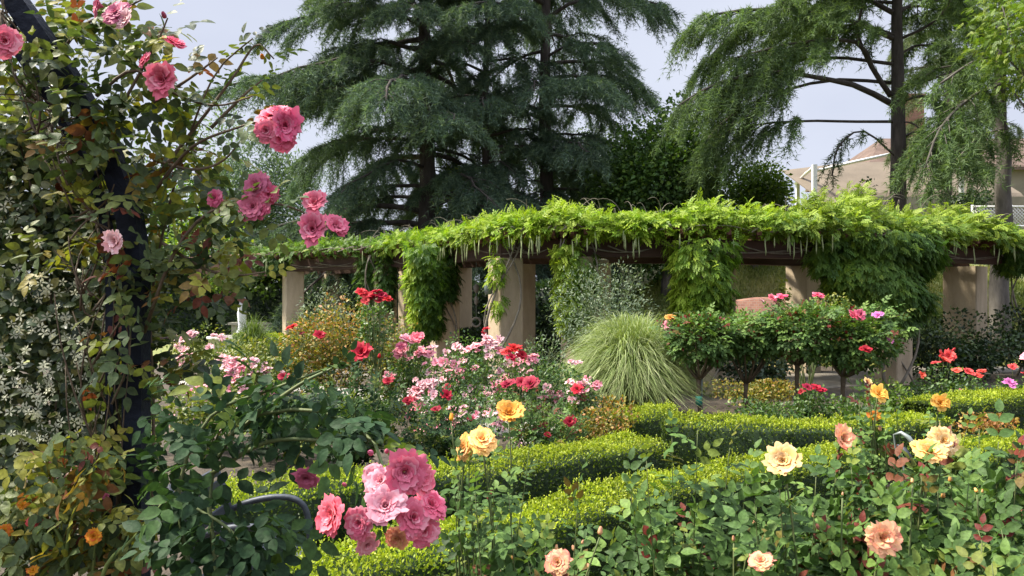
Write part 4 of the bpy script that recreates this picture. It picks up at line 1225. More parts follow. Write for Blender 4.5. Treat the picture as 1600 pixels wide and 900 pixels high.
# ------------------------------------------------------------------ ornamental grass
def grass_clump(name, label, px, d, top, hw, n, seed, mat='grass_blade', cat='ornamental grass', wd=.006, arch=1.0):
    rng = RS(seed); base = np.array([(px - 800) / F * d, d, 0])
    H = W(px, top, d)[2]; rx = hw / F * d
    root = empty(name, base, label, cat)
    a = rng.rand(n) * TAU; q = rng.rand(n) ** .7
    reach = rx * (.15 + .95 * q); h = H * (1.02 - .5 * q ** 2) * (.6 + .5 * rng.rand(n) ** 1.5)
    K = 8; u = np.linspace(0, 1, K)
    dx = np.stack([np.cos(a), np.sin(a)], 1)
    r = reach[:, None] * (.08 + .92 * u[None] ** (1.2 + .5 * arch))
    bend = (q ** 1.3)[:, None] * arch
    z = h[:, None] * (np.sin(u[None] * (math.pi / 2 + bend * .95)) / 1.0) * (1 - .0 * bend)
    z = np.maximum(z, .02)
    b0 = rng.normal(size=(n, 2)) * rx * .10
    wig = rng.normal(size=(n, 1)) * .12
    x = base[0] + b0[:, :1] + dx[:, :1] * r - dx[:, 1:] * wig * u[None] ** 2
    y = base[1] + b0[:, 1:] + dx[:, 1:] * r + dx[:, :1] * wig * u[None] ** 2
    c = np.stack([x, y, z], -1)
    sd = np.stack([-dx[:, 1], dx[:, 0], 0 * a], -1)[:, None, :] + rng.normal(size=(n, 1, 3)) * .4
    w = (wd * (.6 + .7 * rng.rand(n)))[:, None, None] * (1 - .9 * u[None, :, None] ** 2)
    v = np.stack([c - sd * w, c + sd * w], 2).reshape(-1, 3)
    i = (np.arange(n) * K * 2)[:, None] + np.arange(K - 1)[None] * 2
    f = np.stack([i, i + 1, i + 3, i + 2], -1).reshape(-1, 4)
    t = np.repeat(np.clip(.42 + rng.normal(size=n) * .25, 0, 1), K * 2)
    g = Geo().add(v, {4: f}, t); g.obj('blades', M[mat], root)
    g = Geo(); lathe(g, base, [(rx * .16, 0), (rx * .14, .12), (rx * .05, .2), (.005, .21)], 12); g.obj('crown', M['lawn_blade'], root)
    return root


grass_clump('ornamental_grass', 'large fountain of pale green striped grass in front of the grey shrub', 985, 10.4, 500, 118, 8500, 61, wd=.0055)
grass_clump('ornamental_grass', 'low green grassy tuft among the bronze leaves at left', 425, 11.5, 545, 34, 900, 62, 'mid', wd=.006)
grass_clump('ornamental_grass', 'soft pale grass tuft in front of the lawn by the left column', 395, 14.5, 498, 48, 1500, 63, 'lawn_blade', wd=.007)

# ------------------------------------------------------------------ mid-distance plants
far_bush('grey_shrub', 'tall airy grey-green shrub rising behind the ornamental grass', 'shrub', 945, 12.2, 408, 86, 'grey', 6500, .065, NARROW, 71, tint=(.38, .28), lobes=22, n_cane=16)
far_bush('grey_shrub', 'silvery shrub against the left pergola columns', 'shrub', 507, 18.0, 452, 48, 'grey', 2200, .09, NARROW, 72, tint=(.6, .3), lobes=14, bottom=545)
far_bush('lavender_bush', 'small dark bush with bluish sprigs at the foot of the lantern column', 'shrub', 845, 12.2, 520, 34, 'grey', 700, .06, NARROW, 73, tint=(.2, .2))
# pink shrub roses
PK = ['pale_pink', 'pale_pink', 'blush', 'blush']
pinks = [
    (645, 10.0, 528, 42, 40, 'round pink shrub rose with one deeper pink head, left of the column'),
    (700, 9.3, 556, 62, 75, 'pink shrub rose thick with small blooms, lower left of the lantern column'),
    (752, 10.6, 520, 58, 70, 'pink shrub rose directly below the lantern column'),
    (850, 9.3, 545, 62, 85, 'pink shrub rose with dense clusters, beside the ornamental grass'),
    (905, 8.6, 588, 36, 30, 'thin pink shrub rose leaning into the ornamental grass'),
    (730, 8.0, 600, 75, 50, 'low pink shrub rose by the pale path'),
]
for i, (px, d, top, hw, cn_, lab) in enumerate(pinks):
    ex = [(636, 533, 9.7, 13, 'pale_pink', 'mid'), (652, 529, 9.7, 11, 'pink', 'mid'), (628, 542, 9.6, 9, 'pink', 'mid')] if i == 0 else []
    far_bush('shrub_rose', lab, 'rose bush', px, d, top, hw, 'mid', 1900, .045, ROSELEAF4 if False else None, 80 + i, ex, (cn_, 7.5, PK, 'far'), group='pink shrub roses', tint=(.42, .28), lobes=12)
far_bush('shrub_rose', 'pale blush shrub rose showing through the arch leaves', 'rose bush', 312, 12.5, 512, 46, 'olive', 1900, .055, None, 88, (), (60, 7, 'blush', 'far'), group='pale blush roses at left', tint=(.4, .3))
far_bush('shrub_rose', 'wide pale blush shrub rose at the left by the grassy tuft', 'rose bush', 372, 10.6, 548, 66, 'olive', 2600, .055, None, 89, (), (110, 7.5, ['blush', 'blush', 'pale_pink'], 'far'), group='pale blush roses at left', tint=(.4, .3))
# bronze and red roses left of centre
far_bush('rose_bush', 'bronze-leaved rose bush with two red blooms near the left columns', 'rose bush', 515, 11.5, 486, 78, 'bronze', 5200, .058, None, 90, [(457, 513, 10.9, 11, 'red', 'mid'), (500, 525, 10.7, 10, 'red', 'mid'), (470, 520, 11, 5, 'dark_red', 'far')], tint=(.5, .3), lobes=14)
far_bush('rose_bush', 'yellow-green rose bush low at the left, without blooms', 'rose bush', 428, 12.0, 522, 70, 'olive', 4200, .06, None, 91, tint=(.55, .3))
far_bush('rose_bush', 'olive bronze bush filling in under the red cluster', 'rose bush', 612, 11, 518, 54, 'bronze', 3200, .055, None, 92, tint=(.35, .3))
far_bush('rose_bush', 'leafy dark rose without blooms seen through the long foreground branch', 'rose bush', 455, 7.6, 606, 85, 'rose_dark', 2600, .055, None, 103, tint=(.6, .28), lobes=14)
far_bush('low_plant', 'pale olive low plant at the near edge of the path, behind the arch post', 'plant', 330, 8.2, 612, 75, 'olive', 2400, .055, None, 104, (), (24, 6, 'blush', 'far'), tint=(.4, .3), lobes=14)
far_bush('low_plant', 'fine green ground plant left of the small dark red roses', 'plant', 560, 8.6, 618, 55, 'mid', 1800, .045, None, 105, tint=(.6, .28), lobes=12)
# tall standard rose with the red cluster
tr = far_bush('standard_rose', 'tall standard rose topped by a cluster of red blooms', 'rose bush', 588, 9.6, 472, 30, 'mid', 620, .06, None, 93, [(565 + 8 * i, 458 + (i % 3) * 5, 9.3 - .02 * i, 9, 'red', 'mid') for i in range(6)] + [(572, 470, 9.2, 8, 'coral_red', 'mid'), (594, 472, 9.2, 9, 'coral_red', 'mid'), (584, 464, 9.2, 9, 'red', 'mid')], tint=(.6, .25), bottom=560)
near_bush('rose_bush', 'dark rose bush with a big crimson bloom below the red cluster', 550, 6.6, 566, 95, 'rose_dark', 34, 94, [(567, 553, 6.2, 18, 'red', 'mid', (0, -.7, .6)), (607, 597, 6.3, 10, 'dark_red', 'mid'), (443, 590, 6.5, 9, 'dark_red', 'mid'), (592, 560, 6.3, 6, 'red', 'bud')], .12, .055, tmpl=ROSELEAF4, depth=.5, tint=(.6, .25))
near_bush('rose_bush', 'leggy rose bush with scattered small dark red blooms by the path', 668, 6.4, 628, 85, 'rose_dark', 30, 95, [(697, 619, 6.1, 12, 'red', 'mid'), (637, 628, 6.2, 9, 'dark_red', 'mid'), (681, 641, 6.1, 7, 'dark_red', 'mid'), (700, 605, 6.2, 6, 'dark_red', 'mid'), (735, 655, 6.2, 6, 'dark_red', 'mid')], .10, .055, tmpl=ROSELEAF4, depth=.4, tint=(.62, .28))
near_bush('rose_bush', 'rose bush with a row of deep red blooms in front of the pinks', 850, 7.2, 625, 80, 'rose', 30, 96, [(793, 602, 7, 11, 'dark_red', 'mid'), (830, 602, 6.9, 15, 'dark_red', 'mid'), (903, 610, 7, 10, 'red', 'mid'), (890, 660, 6.9, 10, 'dark_red', 'mid'), (855, 681, 6.8, 7, 'dark_red', 'mid'), (815, 598, 7.1, 9, 'dark_red', 'mid')], .10, .06, tmpl=ROSELEAF4, depth=.4, tint=(.6, .3))
far_bush('rose_bush', 'rose with bright scarlet heads between the pink bushes', 'rose bush', 803, 9.0, 552, 26, 'mid', 420, .05, None, 97, [(792, 552, 8.8, 11, 'coral_red', 'mid'), (804, 547, 8.8, 12, 'red', 'mid'), (815, 555, 8.8, 9, 'red', 'mid'), (799, 560, 8.7, 9, 'red', 'mid')], tint=(.6, .2))
far_bush('bronze_shrub', 'copper-leaved low shrub at the end of the hedge stub', 'shrub', 940, 7.4, 618, 52, 'bronze', 1500, .04, None, 98, tint=(.62, .3))
far_bush('low_plant', 'fresh green low plant between the bronze shrub and the red roses', 'plant', 905, 7.6, 650, 45, 'mid', 1200, .04, None, 99, tint=(.6, .25))
far_bush('rose_bush', 'small rose with one yellow and one pink bloom by the grass tips', 'rose bush', 1046, 10.2, 510, 14, 'mid', 140, .05, None, 100, [(1047, 498, 10, 9, 'yellow', 'mid'), (1043, 510, 10, 9, 'pale_pink', 'mid')], tint=(.6, .2))
far_bush('rose_bush', 'one small crimson rose at the foot of the lantern column', 'rose bush', 758, 13.0, 520, 12, 'mid', 120, .06, None, 101, [(760, 515, 12.9, 8, 'red', 'far'), (756, 522, 12.9, 6, 'dark_red', 'far')], tint=(.5, .2))

# ------------------------------------------------------------------ tree roses
def tree_rose(label, px, d, fork, top, bottom, hw, seed, blooms, tie=False, n=2300, mat='rose', lean=0):
    rng = RS(seed); base = np.array([(px - 800) / F * d, d, 0])
    root = empty('tree_rose', base, label, 'tree rose', 'tree roses behind the box hedge')
    c = W(px + lean, (top + bottom) / 2, d); rx = hw / F * d; rz = (bottom - top) / 2 / F * d
    fk = W(px, fork, d)
    gw = Geo(); tube(gw, [base - [0, 0, .05], base + (fk - base) * .35 + [.012, 0, 0], base + (fk - base) * .7 - [.01, 0, 0], fk], [.034, .028, .026, .034], 8)
    gw.obj('trunk', M['cane_brown'], root)
    gb = Geo()
    for i in range(9):
        a = i * 2.4; e = c + np.array([math.cos(a) * rx * .75, math.sin(a) * rx * .7, rz * (rng.rand() - .35)])
        tube(gb, bez(fk - [0, 0, .02], fk + (e - fk) * [.65, .65, .3] + rng.normal(size=3) * .02, e, 7), np.linspace(.019, .006, 7), 5)
    for bl in blooms:
        p = W(*bl[:3]); q = c + (p - c) * .4; tube(gb, bez(q, (q + p) / 2 + rng.normal(size=3) * .02, p, 6), .004, 4)
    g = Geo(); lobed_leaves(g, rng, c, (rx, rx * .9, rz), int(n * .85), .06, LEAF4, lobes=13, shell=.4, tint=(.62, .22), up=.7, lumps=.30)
    nn = int(n * .10); d_ = runit(rng, nn); p = c + d_ * np.array([rx, rx * .9, rz]) * .8
    scatter(g, ROSELEAF4, p, frames(nrm(d_ + [0, 0, .2]), nrm(np.array([0, -.2, 1]) + rng.normal(size=(nn, 3)) * .3)), .13, .5 + rng.normal(size=nn) * .2)
    cs = []
    for _ in range(16):
        d0 = runit(rng, 1)[0]; d0[2] = abs(d0[2]) * .8 + .1
        b_ = c + d0 * np.array([rx, rx, rz]) * .5; e_ = c + d0 * np.array([rx, rx, rz]) * (1.0 + .45 * rng.rand()) + [0, 0, .05]
        cs.append(bez(b_, (b_ + e_) / 2 + [0, 0, .04], e_, 7))
    leafy_canes(g, gb, rng, cs, .05, .13, ROSELEAF4, .1, (.62, .25))
    gb.obj('branches', M['cane_brown'], root)
    g.obj('crown', M[mat], root)
    if tie:
        gt = Geo(); zt = fk[2] * .55; lathe(gt, base + [0, 0, zt], [(.03, -.06), (.045, -.06), (.045, .06), (.03, .06)], 12); gt.obj('tie', M['tie'], root)
        gt = Geo(); tube(gt, [base + [.045, .03, -.05], base + [.045, .03, .5], base + [.045, .03, fk[2] + .1]], .014, 6); gt.obj('stake', M['pale_metal'], root)
    for bx, by, bd, br, bc, bl in blooms:
        blossom(root, W(bx, by, bd), br / F * bd, bc, bl, rng)


tree_rose('leftmost tree rose, slim trunk with a green tie beside the ornamental grass', 1092, 9.7, 592, 498, 564, 52, 111, [], True, lean=4)
tree_rose('tree rose with a wine-glass fork and no blooms, second from the grass', 1166, 10.0, 598, 494, 554, 58, 112, [], lean=4)
tree_rose('big tree rose with crimson blooms on long shoots above its crown', 1246, 9.8, 568, 480, 558, 78, 113, [(1206, 467, 9.6, 8, 'pink', 'mid'), (1222, 466, 9.6, 9, 'hot_pink', 'mid'), (1278, 464, 9.6, 10, 'hot_pink', 'mid'), (1190, 470, 9.7, 5, 'blush', 'far')], n=3200, lean=12)
tree_rose('rightmost tree rose with magenta and dark red blooms at its side', 1318, 9.6, 588, 486, 574, 66, 114, [(1332, 494, 9.2, 11, 'hot_pink', 'mid'), (1344, 492, 9.2, 9, 'pink', 'mid'), (1372, 494, 9.2, 9, 'magenta', 'mid'), (1352, 548, 8.9, 10, 'dark_red', 'mid'), (1390, 533, 9.2, 8, 'magenta', 'far'), (1328, 481, 9.3, 6, 'dark_red', 'far')], lean=16)
far_bush('rose_bush', 'yellowing rose with long pale shoots above the big tree rose', 'rose bush', 1262, 10.8, 455, 58, 'olive', 800, .055, None, 115, tint=(.6, .3), bottom=520, n_cane=14)
far_bush('golden_shrub', 'yellow-leaved shrub between the tree rose trunks', 'shrub', 1178, 11.2, 590, 66, 'bronze', 1600, .05, None, 116, tint=(.52, .2))
far_bush('low_plant', 'leafy green low plant behind the hedge right of the trunks', 'plant', 1205, 8.9, 625, 62, 'mid', 1500, .045, None, 117, tint=(.5, .25))
far_bush('rose_bush', 'low rose with dark red blooms at the foot of the tree roses', 'rose bush', 1268, 9.0, 606, 34, 'mid', 700, .045, None, 118, [(1262, 606, 8.7, 8, 'dark_red', 'mid'), (1276, 608, 8.7, 10, 'red', 'mid'), (1285, 612, 8.7, 8, 'red', 'mid'), (1252, 612, 8.7, 6, 'dark_red', 'far')], tint=(.5, .25))
far_bush('low_plant', 'bright light green plant in front of the white column foot', 'plant', 1390, 8.8, 592, 44, 'tree_bright', 1100, .05, None, 119, tint=(.35, .3))
far_bush('low_plant', 'mixed green low plant filling the bed left of the coral roses', 'plant', 1335, 8.6, 622, 60, 'mid', 1500, .045, None, 120, tint=(.55, .28))
far_bush('rose_bush', 'rose bush with a raised head of coral red blooms at right', 'rose bush', 1462, 9.2, 585, 58, 'mid', 1900, .048, None, 121, [(1468, 556, 8.9, 11, 'coral_red', 'mid'), (1482, 558, 8.9, 11, 'coral_red', 'mid'), (1474, 564, 8.8, 10, 'coral_red', 'mid'), (1462, 568, 8.8, 7, 'coral_red', 'mid'), (1440, 586, 8.9, 7, 'coral_red', 'far'), (1488, 550, 9, 6, 'coral_red', 'bud')], tint=(.5, .28))
far_bush('rose_bush', 'rose bush with a low row of coral blooms near the right edge', 'rose bush', 1528, 9.0, 592, 46, 'mid', 1500, .048, None, 122, [(1495, 580, 8.7, 8, 'coral_red', 'mid'), (1513, 583, 8.7, 9, 'coral_red', 'mid'), (1527, 588, 8.7, 9, 'coral_red', 'mid'), (1535, 582, 8.7, 8, 'coral_red', 'mid'), (1502, 612, 8.6, 6, 'dusty_pink', 'far')], tint=(.5, .28))
far_bush('rose_bush', 'rose bush with a single magenta bloom at the right edge', 'rose bush', 1585, 9.0, 592, 36, 'mid', 1100, .048, None, 123, [(1577, 600, 8.7, 11, 'magenta', 'mid'), (1582, 574, 8.7, 7, 'coral_red', 'mid'), (1600, 585, 8.8, 7, 'coral_red', 'far'), (1610, 560, 8.7, 12, 'pale_pink', 'mid')], tint=(.5, .28))
far_bush('bronze_shrub', 'reddish young growth poking over the right-hand hedge', 'shrub', 1540, 7.2, 648, 46, 'bronze', 420, .04, None, 124, tint=(.85, .2), bottom=680)

# ------------------------------------------------------------------ roses among the hedges
near_bush('rose_bush', 'sparse rose with big apricot blooms on tall stems between the box hedges', 758, 3.0, 735, 62, 'rose', 9, 131, [(753, 690, 2.6, 23, 'peach', 'near', (.2, -.7, .6)), (728, 699, 2.65, 19, 'peach', 'near', (-.5, -.7, .4)), (795, 651, 3.0, 18, 'yellow', 'near', (0, -.7, .6)), (705, 658, 3.1, 9, 'orange', 'bud')], .10, .07, depth=.2, tint=(.45, .22))
near_bush('rose_bush', 'tall sparse rose of golden blooms in front of the tree rose hedge', 1400, 4.2, 700, 85, 'rose', 14, 132, [(1371, 616, 3.8, 15, 'yellow', 'mid', (.2, -.7, .5)), (1356, 597, 3.9, 8, 'cream_peach', 'mid'), (1466, 630, 3.9, 15, 'yellow', 'mid', (0, -.7, .6)), (1366, 650, 3.9, 9, 'orange', 'mid'), (1375, 674, 3.9, 7, 'coral_peach', 'bud')], .10, .06, depth=.3, tint=(.55, .28))
near_bush('rose_bush', 'low leafy rose in front of the nearest hedge with one tattered peach bloom', 850, 2.7, 838, 120, 'rose', 28, 133, [(872, 880, 2.35, 19, 'coral_peach', 'near', (-.2, -.7, .5)), (937, 836, 2.45, 10, 'coral_peach', 'bud')], .115, .05, depth=.3, tint=(.42, .2), tall=[(795, 775, 2.6), (905, 760, 2.6)])
near_bush('rose_bush', 'tall glossy rose without open blooms, shoots rising over the hedge', 1062, 2.9, 795, 120, 'rose', 36, 134, [], .125, .05, depth=.3, tint=(.45, .2), tall=[(1090, 672, 2.8), (1050, 680, 2.8), (1010, 720, 2.7), (1140, 700, 2.8), (1170, 735, 2.7), (985, 760, 2.6)])
near_bush('rose_bush', 'rose bush with one upright apricot bloom against the hedge', 1235, 2.6, 785, 115, 'rose', 46, 135, [(1225, 724, 2.4, 23, 'cream_peach', 'near', (-.35, -.8, .55)), (1190, 878, 2.1, 18, 'coral_peach', 'near', (-.2, -.8, .4))], .122, .045, depth=.3, tint=(.45, .22), tall=[(1180, 800, 2.4), (1275, 745, 2.5)])
near_bush('rose_bush', 'rose bush with a large coral and peach bloom facing out of its leaves', 1385, 2.5, 745, 130, 'rose', 54, 136, [(1377, 840, 2.0, 26, 'coral_peach', 'near', (.1, -.85, .4)), (1313, 687, 2.6, 17, 'coral_peach', 'near', (0, -.8, .5))], .122, .045, depth=.32, tint=(.48, .24), tall=[(1330, 730, 2.5), (1440, 745, 2.4)])
near_bush('rose_bush', 'rose bush with paired cream and apricot blooms at right', 1525, 2.7, 735, 125, 'rose', 54, 137, [(1472, 690, 2.5, 21, 'cream_peach', 'near', (.2, -.75, .5)), (1450, 709, 2.45, 23, 'peach', 'near', (-.2, -.75, .55)), (1602, 688, 2.6, 10, 'magenta', 'mid')], .122, .045, depth=.32, tint=(.48, .24), tall=[(1530, 670, 2.7), (1590, 720, 2.5), (1560, 690, 2.6)])
near_bush('rose_bush', 'dark leafy rose bush filling the bottom right corner', 1600, 2.1, 790, 140, 'rose', 40, 138, [], .118, .045, depth=.3, tint=(.42, .22))
near_bush('rose_bush', 'leafy rose bush just inside the right edge below the short hedge', 1655, 3.4, 742, 150, 'rose', 34, 139, [], .118, .05, depth=.35, tint=(.45, .22))
near_bush('rose_bush', 'low rose bush with dark stems at the very edge beside the corner bush', 1790, 2.7, 800, 170, 'rose', 34, 140, [], .118, .05, depth=.35, tint=(.45, .22))
# curved grey hoop among the leaves
hp = W(1400, 680, 2.7)
hb = np.array([hp[0] + .02, hp[1], 0])
hc = empty('plant_support', hb, 'curved grey metal plant support beside the paired cream roses', 'plant support')
g = Geo(); tube(g, [hb, hb + [0, 0, .5], W(1412, 730, 2.7), W(1399, 700, 2.72), W(1397, 679, 2.72), W(1408, 676, 2.7), W(1420, 684, 2.68), W(1430, 698, 2.66), W(1436, 720, 2.7)], [.003, .003, .003, .003, .004, .007, .009, .008, .003], 8); g.obj('hoop', M['pale_metal'], hc)
g = Geo(); tube(g, [W(1402, 695, 2.7), W(1412, 702, 2.68), W(1421, 714, 2.66), W(1424, 730, 2.66)], [.004, .010, .011, .004], 8); g.obj('clip', M['grey_metal'], hc)

# ------------------------------------------------------------------ rose arch at left with climbers
AD = 2.05
arch = empty('rose_arch', np.array([W(213, 0, AD)[0], AD, 0]), 'dark navy painted rose arch, its post rising at the left and bending overhead', 'arch')


def flat_bar(g, pts, w, dpt):
    pts = np.asarray(pts, float); t = nrm(np.gradient(pts, axis=0))
    n = nrm(np.cross(t, [0, 1.0, 0])); b = np.array([0, 1.0, 0])
    v = np.stack([pts - n * w / 2 - b * dpt / 2, pts + n * w / 2 - b * dpt / 2, pts + n * w / 2 + b * dpt / 2, pts - n * w / 2 + b * dpt / 2], 1).reshape(-1, 3)
    m = len(pts); i = np.arange(m - 1)[:, None] * 4; j = np.arange(4)[None]; j2 = (j + 1) % 4
    g.add(v, {4: np.concatenate([np.stack([i + j, i + 4 + j, i + 4 + j2, i + j2], -1).reshape(-1, 4), [[0, 1, 2, 3], [4 * m - 1, 4 * m - 2, 4 * m - 3, 4 * m - 4]]])})


gx = W(213, 0, AD)[0]
arc = [(gx, AD, -.05), (gx, AD, .8), W(213, 560, AD), W(211, 400, AD), W(190, 290, AD), W(140, 180, AD), W(75, 75, AD), W(-10, -40, AD), W(-120, -130, AD), W(-260, -170, AD), W(-400, -130, AD), W(-510, -40, AD), W(-610, 110, AD), W(-680, 260, AD), W(-710, 400, AD), (W(-712, 0, AD)[0], AD, .8), (W(-712, 0, AD)[0], AD, -.05)]
sp = smooth_line(arc, 90)
g = Geo(); flat_bar(g, sp, .054, .055); g.obj('post', M['navy'], arch, smooth=False)
tn = nrm(np.gradient(sp, axis=0)); inn = np.stack([-tn[:, 2], 0 * tn[:, 0], tn[:, 0]], 1)
sp2 = sp + inn * .085 + [0, .03, 0]
g = Geo(); flat_bar(g, sp2, .022, .03); g.obj('inner_bar', M['navy'], arch, smooth=False)
for i in list(range(4, 88, 4)):
    g = Geo(); tube(g, [sp[i] + inn[i] * .02 + [0, .01, 0], (sp[i] + sp2[i]) / 2, sp2[i]], .008, 6); g.obj('rung', M['navy'], arch)
rt = RS(66); g = Geo()
for k in range(150):
    i0 = rt.randint(3, 48); c = sp[i0] + inn[i0] * rt.uniform(.02, .16) + [0, rt.uniform(-.08, .12), 0]
    e = sp[min(89, i0 + rt.randint(2, 7))] + inn[i0] * rt.uniform(-.02, .20) + [0, rt.uniform(-.08, .12), 0]
    tube(g, bez(c, (c + e) / 2 + rt.normal(size=3) * .05, e, 7), np.linspace(.0035, .0015, 7), 5)
twig_geo = g


def px_ellipse(rng, n, cx, cy, rx, ry, d, dd):
    a = rng.rand(n) * TAU; r = np.sqrt(rng.rand(n))
    px = cx + np.cos(a) * r * rx; py = cy + np.sin(a) * r * ry; dp = d + rng.uniform(-1, 1, n) * dd
    return np.stack([(px - 800) / F * dp, dp, EYE - (py - HOR) / F * dp], 1)


def arch_plant(name, label, cat, mat, cane_mat, base, ells, canes, seed, tmpl, size, step, blooms, tint=(.45, .27), group=None, fill_tmpl=None, fill_size=None, up=(0, -.5, .8), cane_r=(.007, .003), twigs=None):
    rng = RS(seed)
    root = empty(name, base, label, cat, group)
    gs, g = Geo(), Geo()
    cc = [smooth_line([W(*p) for p in c], 16) for c in canes]
    if cc:
        leafy_canes(g, gs, rng, cc, step, size, tmpl, .05, tint, r=cane_r)
    for e in ells:
        p = px_ellipse(rng, e[6], *e[:6]); n = len(p)
        ax = nrm(rng.normal(size=(n, 3)) * [1, .6, .7] + [0, -.2, -.1])
        u_ = nrm(np.array(up) + rng.normal(size=(n, 3)) * .5)
        ft = e[7] if len(e) > 7 else tint[0]
        scatter(g, fill_tmpl or tmpl, p, frames(ax, u_), (fill_size or size) * (.65 + .6 * rng.rand(n)), ft + rng.normal(size=n) * tint[1])
    gs.obj('canes', M[cane_mat], root)
    if twigs is not None: twigs.obj('dry_twigs', M['cane_brown'], root)
    g.obj('foliage', M[mat], root)
    for bl in blooms:
        bx, by, bd, br, bc, lod = bl[:6]; fc = bl[6] if len(bl) > 6 else (rng.normal() * .4, -.8, .3)
        blossom(root, W(bx, by, bd), br / F * bd, bc, lod, rng, fc, .3, 'bud' if lod == 'bud' else 'blossom')
    return root


d = 2.0
arch_plant('climbing_rose', 'climbing rose with pink blooms and yellowing leaves scrambling over the dark arch', 'climbing rose', 'climber', 'cane_brown', (gx + .06, 2.05, 0),
    [(110, 35, 130, 50, 2.25, .15, 70), (225, 110, 85, 80, 2.15, .2, 60), (245, 210, 80, 70, 2.15, .2, 46), (290, 285, 85, 55, 2.15, .2, 40), (275, 360, 90, 60, 2.2, .2, 50), (270, 440, 70, 50, 2.2, .2, 32), (150, 330, 50, 60, 2.0, .1, 14, .75), (90, 390, 90, 40, 2.15, .1, 18, .7), (240, 560, 50, 60, 2.2, .1, 22), (285, 560, 40, 50, 2.2, .15, 12, .72), (270, 320, 60, 100, 2.25, .1, 22, .62), (385, 345, 55, 25, 2.0, .12, 18, .4), (40, 230, 60, 60, 2.3, .1, 14, .7), (340, 430, 55, 35, 2.0, .1, 18, .95), (205, 440, 45, 150, 1.96, .05, 44, .5), (130, 190, 60, 80, 1.96, .05, 44, .45), (60, 70, 60, 50, 1.96, .05, 26, .4),  (160, 620, 40, 120, 2.1, .1, 22, .7)],
    [[(190, 890, 2.15), (230, 700, 2.2), (235, 520, 2.2), (200, 350, 2.2), (130, 200, 2.2), (50, 80, 2.2)], [(235, 890, 2.1), (240, 640, 2.1), (235, 480, 2.15), (262, 330, 2.1), (300, 200, 2.0), (340, 110, 2.0), (395, 60, 2.0)], [(225, 520, 2.0), (270, 400, 1.95), (330, 330, 1.95), (420, 318, 1.92), (470, 330, 1.9), (500, 350, 1.9)], [(240, 300, 2.0), (300, 230, 1.95), (370, 200, 1.92), (420, 185, 1.9)], [(250, 270, 2.0), (320, 180, 2.0), (365, 120, 2.0), (400, 70, 2.0), (428, 92, 2.0)], [(170, 200, 2.0), (215, 120, 2.0), (248, 60, 2.0), (262, 28, 2.0)], [(255, 380, 2.0), (320, 420, 1.97), (370, 430, 1.95), (415, 425, 1.95)], [(150, 150, 2.0), (210, 110, 2.0), (280, 150, 1.98), (340, 165, 1.96), (395, 150, 1.95)], [(90, 90, 2.1), (130, 40, 2.1), (190, 15, 2.1), (240, -10, 2.1)], [(240, 250, 2.0), (300, 265, 2.0), (350, 250, 2.0), (390, 200, 1.98)], [(240, 160, 2.0), (300, 120, 2.0), (340, 90, 2.0)], [(330, 200, 2.0), (380, 150, 2.0), (410, 125, 2.0)]],
    201, ROSELEAF, .080, .058,
    [(8, 66, 1.75, 24, 'pink', 'near', (.5, -.9, .1)), (160, 10, 2.0, 15, 'dusty_pink', 'near'), (183, 22, 1.98, 20, 'dusty_pink', 'near', (-.2, -.9, .3)), (200, 34, 1.97, 16, 'blush', 'near'), (257, 127, 1.9, 22, 'pink', 'near', (0, -.9, .3)), (272, 70, 1.95, 17, 'hot_pink', 'near', (.3, -.6, .7)), (228, 95, 1.95, 13, 'hot_pink', 'near'), (258, 28, 2.0, 9, 'dusty_pink', 'bud'),
     (425, 185, 1.9, 20, 'hot_pink', 'near', (-.2, -.8, .5)), (445, 200, 1.87, 21, 'hot_pink', 'near', (.3, -.9, .1)), (418, 205, 1.86, 19, 'pink', 'near', (-.4, -.9, 0)), (442, 218, 1.86, 18, 'hot_pink', 'near', (.2, -.9, -.2)), (436, 180, 1.88, 19, 'pink', 'near', (.1, -.6, .8)),
     (404, 292, 1.93, 22, 'dusty_pink', 'near'), (420, 305, 1.92, 16, 'hot_pink', 'near'), (398, 325, 1.92, 20, 'dusty_pink', 'near'), (412, 330, 1.91, 14, 'hot_pink', 'near'), (337, 310, 1.95, 13, 'hot_pink', 'near'),
     (492, 321, 1.9, 17, 'pink', 'near', (.1, -.7, .6)), (490, 361, 1.88, 21, 'pink', 'near', (-.2, -.9, .2)), (522, 357, 1.88, 19, 'pink', 'near', (.4, -.9, .2)), (183, 377, 1.85, 15, 'blush', 'near', (0, -.9, .1)), (410, 92, 2.0, 8, 'orange', 'bud')], tint=(.48, .27), fill_tmpl=ROSELEAF, twigs=twig_geo, cane_r=(.0055, .002))

# star jasmine filling the left side
jas = arch_plant('star_jasmine', 'wall of star jasmine starred with small cream flowers filling the left edge', 'jasmine', 'jasmine_leaf', 'cane_brown', (W(60, 0, 2.45)[0], 2.5, 0),
    [(60, 430, 130, 130, 2.45, .2, 2200), (60, 600, 140, 130, 2.42, .2, 2500), (70, 300, 115, 110, 2.5, .2, 1900), (20, 200, 80, 90, 2.5, .2, 1100), (90, 760, 140, 120, 2.4, .2, 1500), (-60, 450, 90, 350, 2.5, .25, 1700), (150, 560, 60, 160, 2.35, .15, 1000), (150, 330, 50, 110, 2.45, .12, 600), (60, 330, 110, 150, 2.36, .06, 260, .95)],
    [[(150, 900, 2.3), (140, 600, 2.3), (160, 400, 2.3), (120, 280, 2.3)], [(60, 900, 2.4), (90, 600, 2.35), (60, 350, 2.35), (20, 180, 2.4)], [(175, 890, 2.2), (180, 640, 2.2), (172, 480, 2.2), (150, 340, 2.25)]],
    202, LEAF, .036, .05, (), tint=(.52, .3), up=(0, -.8, .5))
